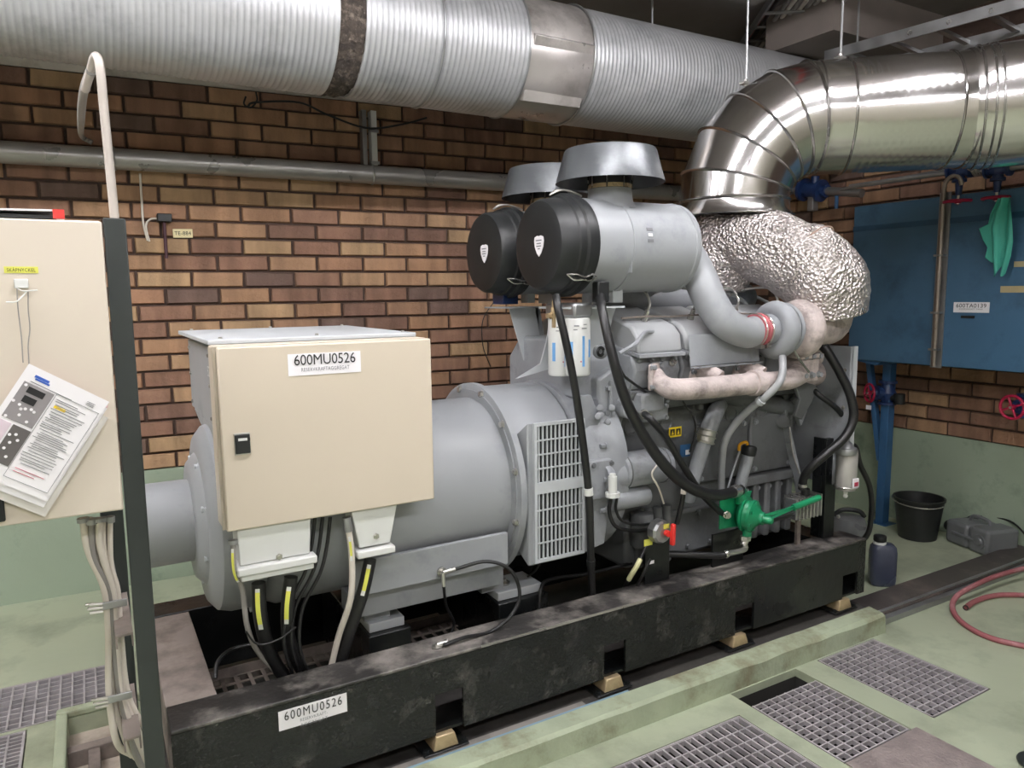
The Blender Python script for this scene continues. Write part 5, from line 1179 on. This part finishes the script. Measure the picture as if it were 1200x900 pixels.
for i in range(8):
    r = .0068 if i % 3 else .0085; yo = 2.14 + .012 * (i % 3)
    t = cablet('pale cable from the left cabinet down the frame, ' + names[i], P([base[i] + (yo,), mids[i] + (yo,), low[i] + (yo,), l2[i] + (yo,), l3[i] + (yo,), l4[i] + (yo,), l5[i] + (yo + .04,)]), r, CABW if i not in (5, 6) else CABG,
           [('gland', 0, .03, r * 1.7, GALV)] + ([('yellow_tag', .04, .11, r * 1.35, YEL)] if i == 1 else []), group='cables below the left cabinet')
for (px, py), lab in (((131, 704), 'upper zinc clamp around the cable bundle below the pale cabinet'), ((137, 812), 'lower zinc clamp around the cable bundle below the pale cabinet')):
    c = aty(px, py, 2.155); t = thing('cable_clamp', lab, 'clamp', c)
    MB().box(c.x - .030, c.x + .035, c.y - .032, c.y - .026, c.z - .010, c.z + .010).build('band', GALV, t, bevel=.002)
    for q in (0, 1, 2): MB().cyl(c + V((-.022, -.036, .010 * q - .010)), c + V((-.052 - .004 * q, -.037, .012 * q - .008)), .0045, n=8).build('clamp_screw', CHROME, t)
# ================================================================== blue tank on the right wall
TX = 4.6
p00 = atx(997, 245, TX); p01 = atx(997, 422, TX)
tk = thing('day_tank', 'large blue painted steel tank on legs along the right brick wall', 'tank', (TX + .17, 2.4, 0))
ty1 = 3.26; tz0, tz1 = 1.172, 2.215; tw = .34
MB().box(TX, TX + tw, 1.2, ty1, tz0, tz1).build('shell', BLUET, tk, bevel=.006)
MB().box(TX - .003, TX - .0005, 1.2, ty1 - .0, tz1 - .17, tz1 - .135).build('seam', pm('tank_seam', '#2f5573', .4), tk)
for yy in (3.09, 1.5):
    MB().box(TX + .19, TX + .26, yy - .03, yy + .03, .004, tz0 - .001).build('leg', BLUEP, tk, bevel=.004)
    MB().box(TX + .16, TX + .29, yy - .07, yy + .07, .0, .004).build('foot', BLUEP, tk)
bq = atx(1002, 445, TX + .22); MB().bar((TX + .22, ty1 - .02, tz0 - .03), (TX + .22, 3.12, .45), .04, .035).build('brace', BLUEP, tk)
MB().prism([(TX + .02, ty1 - .01, tz0 - .001), (TX + .02, 3.02, tz0 - .001), (TX + .02, 3.06, tz0 - .03)], (.28, 0, 0)).build('gusset', BLUEP, tk)
a = atx(1117, 366, TX - .002); b = atx(1159, 367, TX - .002); tp = atx(1117, 354, TX - .002)
t = thing('tank_sign', 'white sign 600TA0139 on the blue tank', 'sign', a)
plate_text(t, a, (0, -1, 0), Z, a.y - b.y, tp.z - a.z, '600TA0139', ['RESERVKRAFT TANK'], bs=.034, ss=.011)
for (q0, q1, lab) in (((1172, 343), (1200, 335), 'yellowed tape strip on the blue tank, lower right'), ((1188, 313), (1200, 306), 'yellowed tape strip on the blue tank near the cloth')):
    a = atx(*q0, TX - .001); b = atx(*q1, TX - .001); tag(card(MB(), a, (0, -1, 0), Z, a.y - b.y + .05, b.z - a.z - .0).build('tape_strip', pm('tape', '#b5a680', .5)), lab, 'tape')
card_ = MB(); a = atx(1122, 372, TX - .001); tag(MB().box(TX - .002, TX - .0005, a.y - .10, a.y - .02, a.z - .004, a.z + .012).build('paint_scar', BPLAS), 'dark paint scar under the tank sign', 'mark')
# level gauge pipe in its channel
a = atx(1108, 222, TX - .03); b = atx(1092, 428, TX - .03); yy = (a.y + b.y) / 2
t = thing('level_gauge', 'thin grey level pipe standing in a channel on the face of the tank', 'gauge', (TX - .02, yy, b.z))
MB().box(TX - .008, TX - .001, yy - .035, yy + .035, tz0 - .01, tz1 + .02).build('channel', GALV, t)
MB().cyl((TX - .03, yy, tz0), (TX - .03, yy, tz1 + .03), .014, n=14).build('tube', COPPER, t)
MB().tube([(TX - .03, yy, tz1 + .03), (TX - .03, yy - .01, tz1 + .08), (TX - .03, yy - .05, tz1 + .11), (TX - .03, yy - .09, tz1 + .09), (TX - .02, yy - .10, tz1 + .05)], .013, 12, 6).build('top_bend', COPPER, t)
for zz in (tz0 + .10, 1.5, 1.85): MB().box(TX - .048, TX - .010, yy - .03, yy + .03, zz, zz + .012).build('clip', GALV, t)
def wheel(parent, c, d, R, m, nm='handwheel'):
    u, v_ = frame(d); h = MB().torus(c, d, R, R * .13, 28, 8).build(nm, m, parent)
    for i in range(4): an = i * PI / 2 + .4; MB().cyl(V(c), V(c) + (u * math.cos(an) + v_ * math.sin(an)) * R, R * .1, n=8).build('spoke', m, h)
    MB().cyl(V(c) - V(d).normalized() * .012, V(c) + V(d).normalized() * .012, R * .25, n=12).build('hub', m, h)
def valve(label, c, wheel_dir, wd, R, wm, pipe_dir=(0, 1, 0), s=1.):
    c = V(c); t = thing('globe_valve', label, 'valve', c); pd = V(pipe_dir).normalized(); wdv = V(wheel_dir).normalized()
    MB().lathe(c - pd * .07 * s, pd, [(0, .05 * s), (.015 * s, .05 * s), (.016 * s, .032 * s), (.05 * s, .04 * s), (.07 * s, .048 * s), (.09 * s, .04 * s), (.124 * s, .032 * s), (.125 * s, .05 * s), (.14 * s, .05 * s)], 24).build('body', BLUEV, t)
    MB().lathe(c, wdv, [(0, .034 * s), (.05 * s, .03 * s), (.052 * s, .042 * s), (.07 * s, .042 * s), (.072 * s, .022 * s), (wd * .8, .018 * s)], 20).build('bonnet', BLUEV, t)
    MB().cyl(c + wdv * wd * .6, c + wdv * (wd + .02), .008, n=10).build('stem', CHROME, t)
    wheel(t, c + wdv * wd, wdv, R, wm); return t
v1 = atx(1125, 200, TX + .0); valve('blue valve with a red handwheel below it above the tank', v1, (0, 0, -1), v1.z - atx(1125, 236, TX).z, .075, CRIM, (0, 1, 0), .95)
v2 = atx(1170, 198, TX + .0); valve('blue valve above the turquoise cloth', v2, (0, 0, -1), v2.z - atx(1170, 232, TX).z, .07, CRIM, (0, 1, 0), .95)
t = thing('supply_pipe', 'grey steel pipe joining the two valves over the tank', 'pipe', (TX, v1.y, v1.z))
MB().cyl((TX, 3.3, v1.z - .0), (TX, v1.y + .068, v1.z), .016, n=14).cyl((TX, v1.y - .068, v1.z), (TX, v2.y + .068, v2.z), .02, n=14).cyl((TX, v2.y - .068, v2.z), (TX, 1.4, v2.z), .02, n=14).build('tube', GALV, t)
for q in (v1.y - .1, v1.y - .12): MB().lathe((TX, q, v1.z), (0, 1, 0), [(0, .045), (.014, .045)], 20).build('flange', CHROME, t)
# blue flanged valve left of the tank, behind the elbow
t = thing('flanged_valve', 'dark blue flanged valve assembly just right of the duct elbow', 'valve', atx(960, 228, 4.75))
a = atx(938, 222, 4.75); b = atx(1003, 226, 4.75); dd = (b - a).normalized(); L_ = (b - a).length
MB().lathe(a, dd, [(0, .03), (.02, .03), (.02, .085), (.045, .085), (.045, .05), (.10, .06), (.17, .055), (.17, .08), (.195, .08), (.195, .04), (.24, .045)], 28).build('body', BLUEV, t)
MB().cyl(a + dd * .23, a + dd * (L_ + .05), .03, n=16).build('pipe', GALV, t)
MB().cyl(a - dd * .12, a, .04, n=16).build('inlet_pipe', GALV, t)
MB().box(a.x - .03, a.x + .03, a.y - .14, a.y - .09, a.z - .17, a.z - .06).build('tag_plate', GALV, t, bevel=.003)
MB().cyl(a + dd * .13, a + dd * .13 + Z * .1, .03, n=14).build('bonnet', BLUEV, t); MB().cyl(a + dd * .32, a + dd * .32 - Z * .12, .014, n=10).build('drain_cock', BLUEP, t)
hose('overflow_pipe', 'thin grey pipe crossing under the steel duct towards the valves', 'pipe', [atx(985, 222, 4.72), atx(1050, 210, 4.70), atx(1110, 199, 4.65)], .011, GALV)
# turquoise glove hanging on the second valve
def cloth(name, pts, th):
    m = MB(); n = len(pts); front = [atx(px, py, TX - .06 - d) for px, py, d in pts]; return m, front
m = MB(); rows = [(.0, -.02, .05), (.2, -.06, .06), (.4, -.075, .07), (.6, -.055, .075), (.8, -.04, .065), (1.0, -.015, .04)]
top_ = atx(1174, 232, TX - .09); bot = atx(1176, 318, TX - .09); Hh = top_.z - bot.z; NC = 14; vs = []
for s_ in (0, 1):
    for t_, l, r_ in rows:
        for k in range(NC + 1):
            u = k / NC; y = top_.y - (l + (r_ - l) * u) * 1.0; x = TX - .09 + .020 * math.sin(u * 11 + t_ * 2) + (.006 if s_ else 0)
            z = top_.z - Hh * t_ - (.03 * math.sin(u * 9) if t_ == 1 else 0); vs.append((x, y, z))
fs = []; nr = len(rows); w_ = NC + 1
for s_ in (0, 1):
    o = s_ * nr * w_
    for i in range(nr - 1):
        for k in range(NC): fs.append((o + i * w_ + k, o + i * w_ + k + 1, o + (i + 1) * w_ + k + 1, o + (i + 1) * w_ + k))
gl = thing('cloth', 'turquoise rubber glove hanging from the right blue valve', 'glove', top_)
MB().add(vs, fs).build('main_drape', TURQ, gl, smooth=80)
q = [atx(px, py, TX - .07) for px, py in ((1166, 245), (1160, 262), (1148, 268), (1153, 282), (1158, 290), (1155, 302), (1163, 308), (1172, 306), (1172, 245))]
MB().prism(q, (-.012, 0, 0)).build('thumb_flap', TURQ, gl, bevel=.004)
# lower valves under the tank
v3 = atx(1040, 460, TX + .22)
t = valve('blue drain valve with a red handwheel on the pipe under the tank', v3, (-.9, .45, .0), .13, .062, CRIM, (0, 0, 1), 1.2)
MB().cyl(v3 + Z * .08, (v3.x, v3.y, tz0 - .001), .022, n=14).build('drop_pipe', BLUEV, t)
MB().cyl(v3 - Z * .16, v3 - Z * .08, .03, n=14).build('lower_pipe', RUB, t)
MB().cyl(v3 - Z * .02, v3 + V((0, -.09, -.04)), .028, n=12).cyl(v3 + V((0, -.09, -.07)), v3 + V((0, -.09, .0)), .036, n=12).build('side_outlet', BPLAS, t)
card(MB(), v3 + V((-.16, .05, -.11)), (0, -1, 0), Z, .04, .03).build('paper_tag', PAPER, t)
v4 = atx(1199, 476, TX + .18); valve('valve with a red handwheel at the right edge under the tank', v4 + V((.03, 0, 0)), (-1, .1, 0), .13, .068, CRIM, (0, 0, 1), 1.)
# bucket
bc = V((4.74, 2.78, 0)); t = thing('bucket', 'black plastic bucket on the floor by the right wall', 'bucket', bc)
MB().lathe(bc + Z * .001, Z, [(0, .02), (0, .115), (.26, .150), (.262, .158), (.275, .158), (.275, .148), (.262, .146), (.008, .11), (.008, .02)], 40, cap=False).build('pail', BPLAS, t)
MB().lathe(bc + Z * .001, Z, [(0, .0005), (0, .02), (.008, .02), (.008, .0005)], 40, cap=False).build('bottom', BPLAS, t)
m = []
for i in range(17):
    an = PI * i / 16; m.append(bc + V((-.16 * math.sin(an) * .98, .162 * math.cos(an), .255 + .01 * math.cos(an) - .012 * math.sin(an))))
MB().tube(m, .004, 8, 2).build('bail_handle', CHROME, t)
# jerrycan lying on its side
jo = V((4.715, 2.325, 0)); jy = V((.30, .95, 0)).normalized(); jx = V((jy.y, -jy.x, 0)).normalized()
t = thing('jerrycan', 'dark grey plastic jerrycan lying on its side near the bucket', 'jerrycan', jo + jy * .16)
JL, JW, JH = .33, .24, .165
def jp(u, v_, z): return jo + jy * u + jx * v_ + Z * z
def jbx(u0, u1, v0, v1, z0, z1): return MB().add([jp(u, v_, z) for u in (u0, u1) for v_ in (v0, v1) for z in (z0, z1)], [(0, 1, 3, 2), (4, 6, 7, 5), (0, 4, 5, 1), (2, 3, 7, 6), (0, 2, 6, 4), (1, 5, 7, 3)])
jbx(0, .145, 0, JW, .002, JH).build('body', JERRY, t, bevel=.02)
jbx(.155, JL, 0, JW, .002, JH - .01).build('shoulder', JERRY, t, bevel=.022)
jbx(.12, .2, .012, JW - .02, .01, JH - .022).build('waist', JERRY, t, bevel=.01)
jbx(.04, .28, -.006, .02, .07, .09).build('moulded_rib', JERRY, t, bevel=.006)
MB().rcyl(jp(JL - .004, .05, .095), jp(JL + .035, .05, .095), .034, .006).build('screw_cap', BPLAS, t)
MB().lathe(jp(.06, -.0, .085), -jx, [(0, .045), (.006, .043), (.004, .026), (.012, .02), (.012, .001)], 24).build('spout', JERRY, t)
MB().tube([jp(.10, JW * .5, JH - .01), jp(.12, JW * .5, JH + .025), jp(.23, JW * .5, JH + .025), jp(.26, JW * .5, JH - .02)], .011, 10, 5).build('handle', JERRY, t)
MB().tube([jp(.33, .12, JH - .05), jp(.30, .2, JH + .0), jp(.1, .26, JH + .02), jp(-.06, .24, JH - .04)], .006, 8, 6).build('cable_loop', RUB, t)
# jug by the end of the skid
jc = V((3.79, 2.41, 0)); t = thing('jug', 'blue grey plastic jug with black cap at the right end of the skid', 'jug', jc)
ju = V((.8, -.6, 0)).normalized(); jw = V((.6, .8, 0))
prof = [(0, .85), (.01, .97), (.03, 1), (.19, 1), (.22, .93), (.235, .75), (.24, .4)]
vs = []; fs = []; N_ = 32
for z, k in prof:
    for i in range(N_):
        an = 2 * PI * i / N_; cx = math.copysign(abs(math.cos(an)) ** .55, math.cos(an)); sy = math.copysign(abs(math.sin(an)) ** .55, math.sin(an)); vs.append(jc + ju * .070 * cx * k + jw * .048 * sy * k + Z * (z + .001))
for r in range(len(prof) - 1):
    for i in range(N_): fs.append((r * N_ + i, r * N_ + (i + 1) % N_, (r + 1) * N_ + (i + 1) % N_, (r + 1) * N_ + i))
fs.append(tuple(range(N_))); fs.append(tuple(range((len(prof) - 1) * N_, len(prof) * N_)))
MB().add(vs, fs).build('body', JUGM, t)
MB().cyl(jc - ju * .02 + Z * .236, jc - ju * .02 + Z * .25, .034, n=24).build('neck_ring', WHITE, t)
MB().rcyl(jc - ju * .02 + Z * .251, jc - ju * .02 + Z * .285, .034, .006).build('cap', BPLAS, t)
# round can behind the skid with black handle
cc = V((4.0, 2.78, 0)); t = thing('fluid_can', 'grey can with a black handle behind the jug and the skid end', 'can', cc)
MB().lathe(cc + Z * .001, Z, [(0, .09), (.01, .105), (.22, .105), (.26, .09), (.27, .04)], 32).build('body', JERRY, t)
MB().tube([cc + V((-.07, .06, .265)), cc + V((-.03, .02, .305)), cc + V((.04, -.04, .30)), cc + V((.07, -.06, .265))], .014, 10, 5).build('handle', BPLAS, t)
# red hose on the floor, over the channel
hp = [atz(1260, 652, .07), atz(1200, 666, .075), atz(1165, 676, .075), atz(1140, 687, .07), atz(1122, 698, .045), atz(1116, 710, .015), atz(1122, 724, .013), atz(1140, 738, .013), atz(1165, 749, .013), atz(1200, 757, .013), atz(1260, 768, .013)]
hose('rubber_hose', 'long red rubber hose curving over the floor and channel at the right edge', 'hose', hp, .0135, HOSER, sub=10)
t = thing('hose_end', 'short cut end of the red hose lying inside its curve', 'hose', atz(1131, 713, .013))
MB().tube([atz(1132, 712, .014), atz(1142, 705, .014), atz(1160, 699, .014), atz(1185, 697, .014), atz(1250, 700, .014)], .0135, 14, 8).build('tube', HOSER, t)
e0 = atz(1132, 712, .014); e1 = atz(1128, 714.5, .014); MB().lathe(e0, e1 - e0, [(0, .0135), (.006, .0135), (.006, .0095), (.0, .0095)], 16, cap=False).build('cut_mouth', RUB, t)
# small floor sump grid beside the channel and black stanchion at the frame edge
sp_ = atz(1197, 900, 0); tag(MB().cyl((sp_.x + .06, sp_.y - .02, .001), (sp_.x + .06, sp_.y - .02, .43), .02, n=16).rcyl((sp_.x + .06, sp_.y - .02, .001), (sp_.x + .06, sp_.y - .02, .02), .06).build('stanchion', BLACK), 'black round stanchion foot at the lower right edge of the view', 'post')
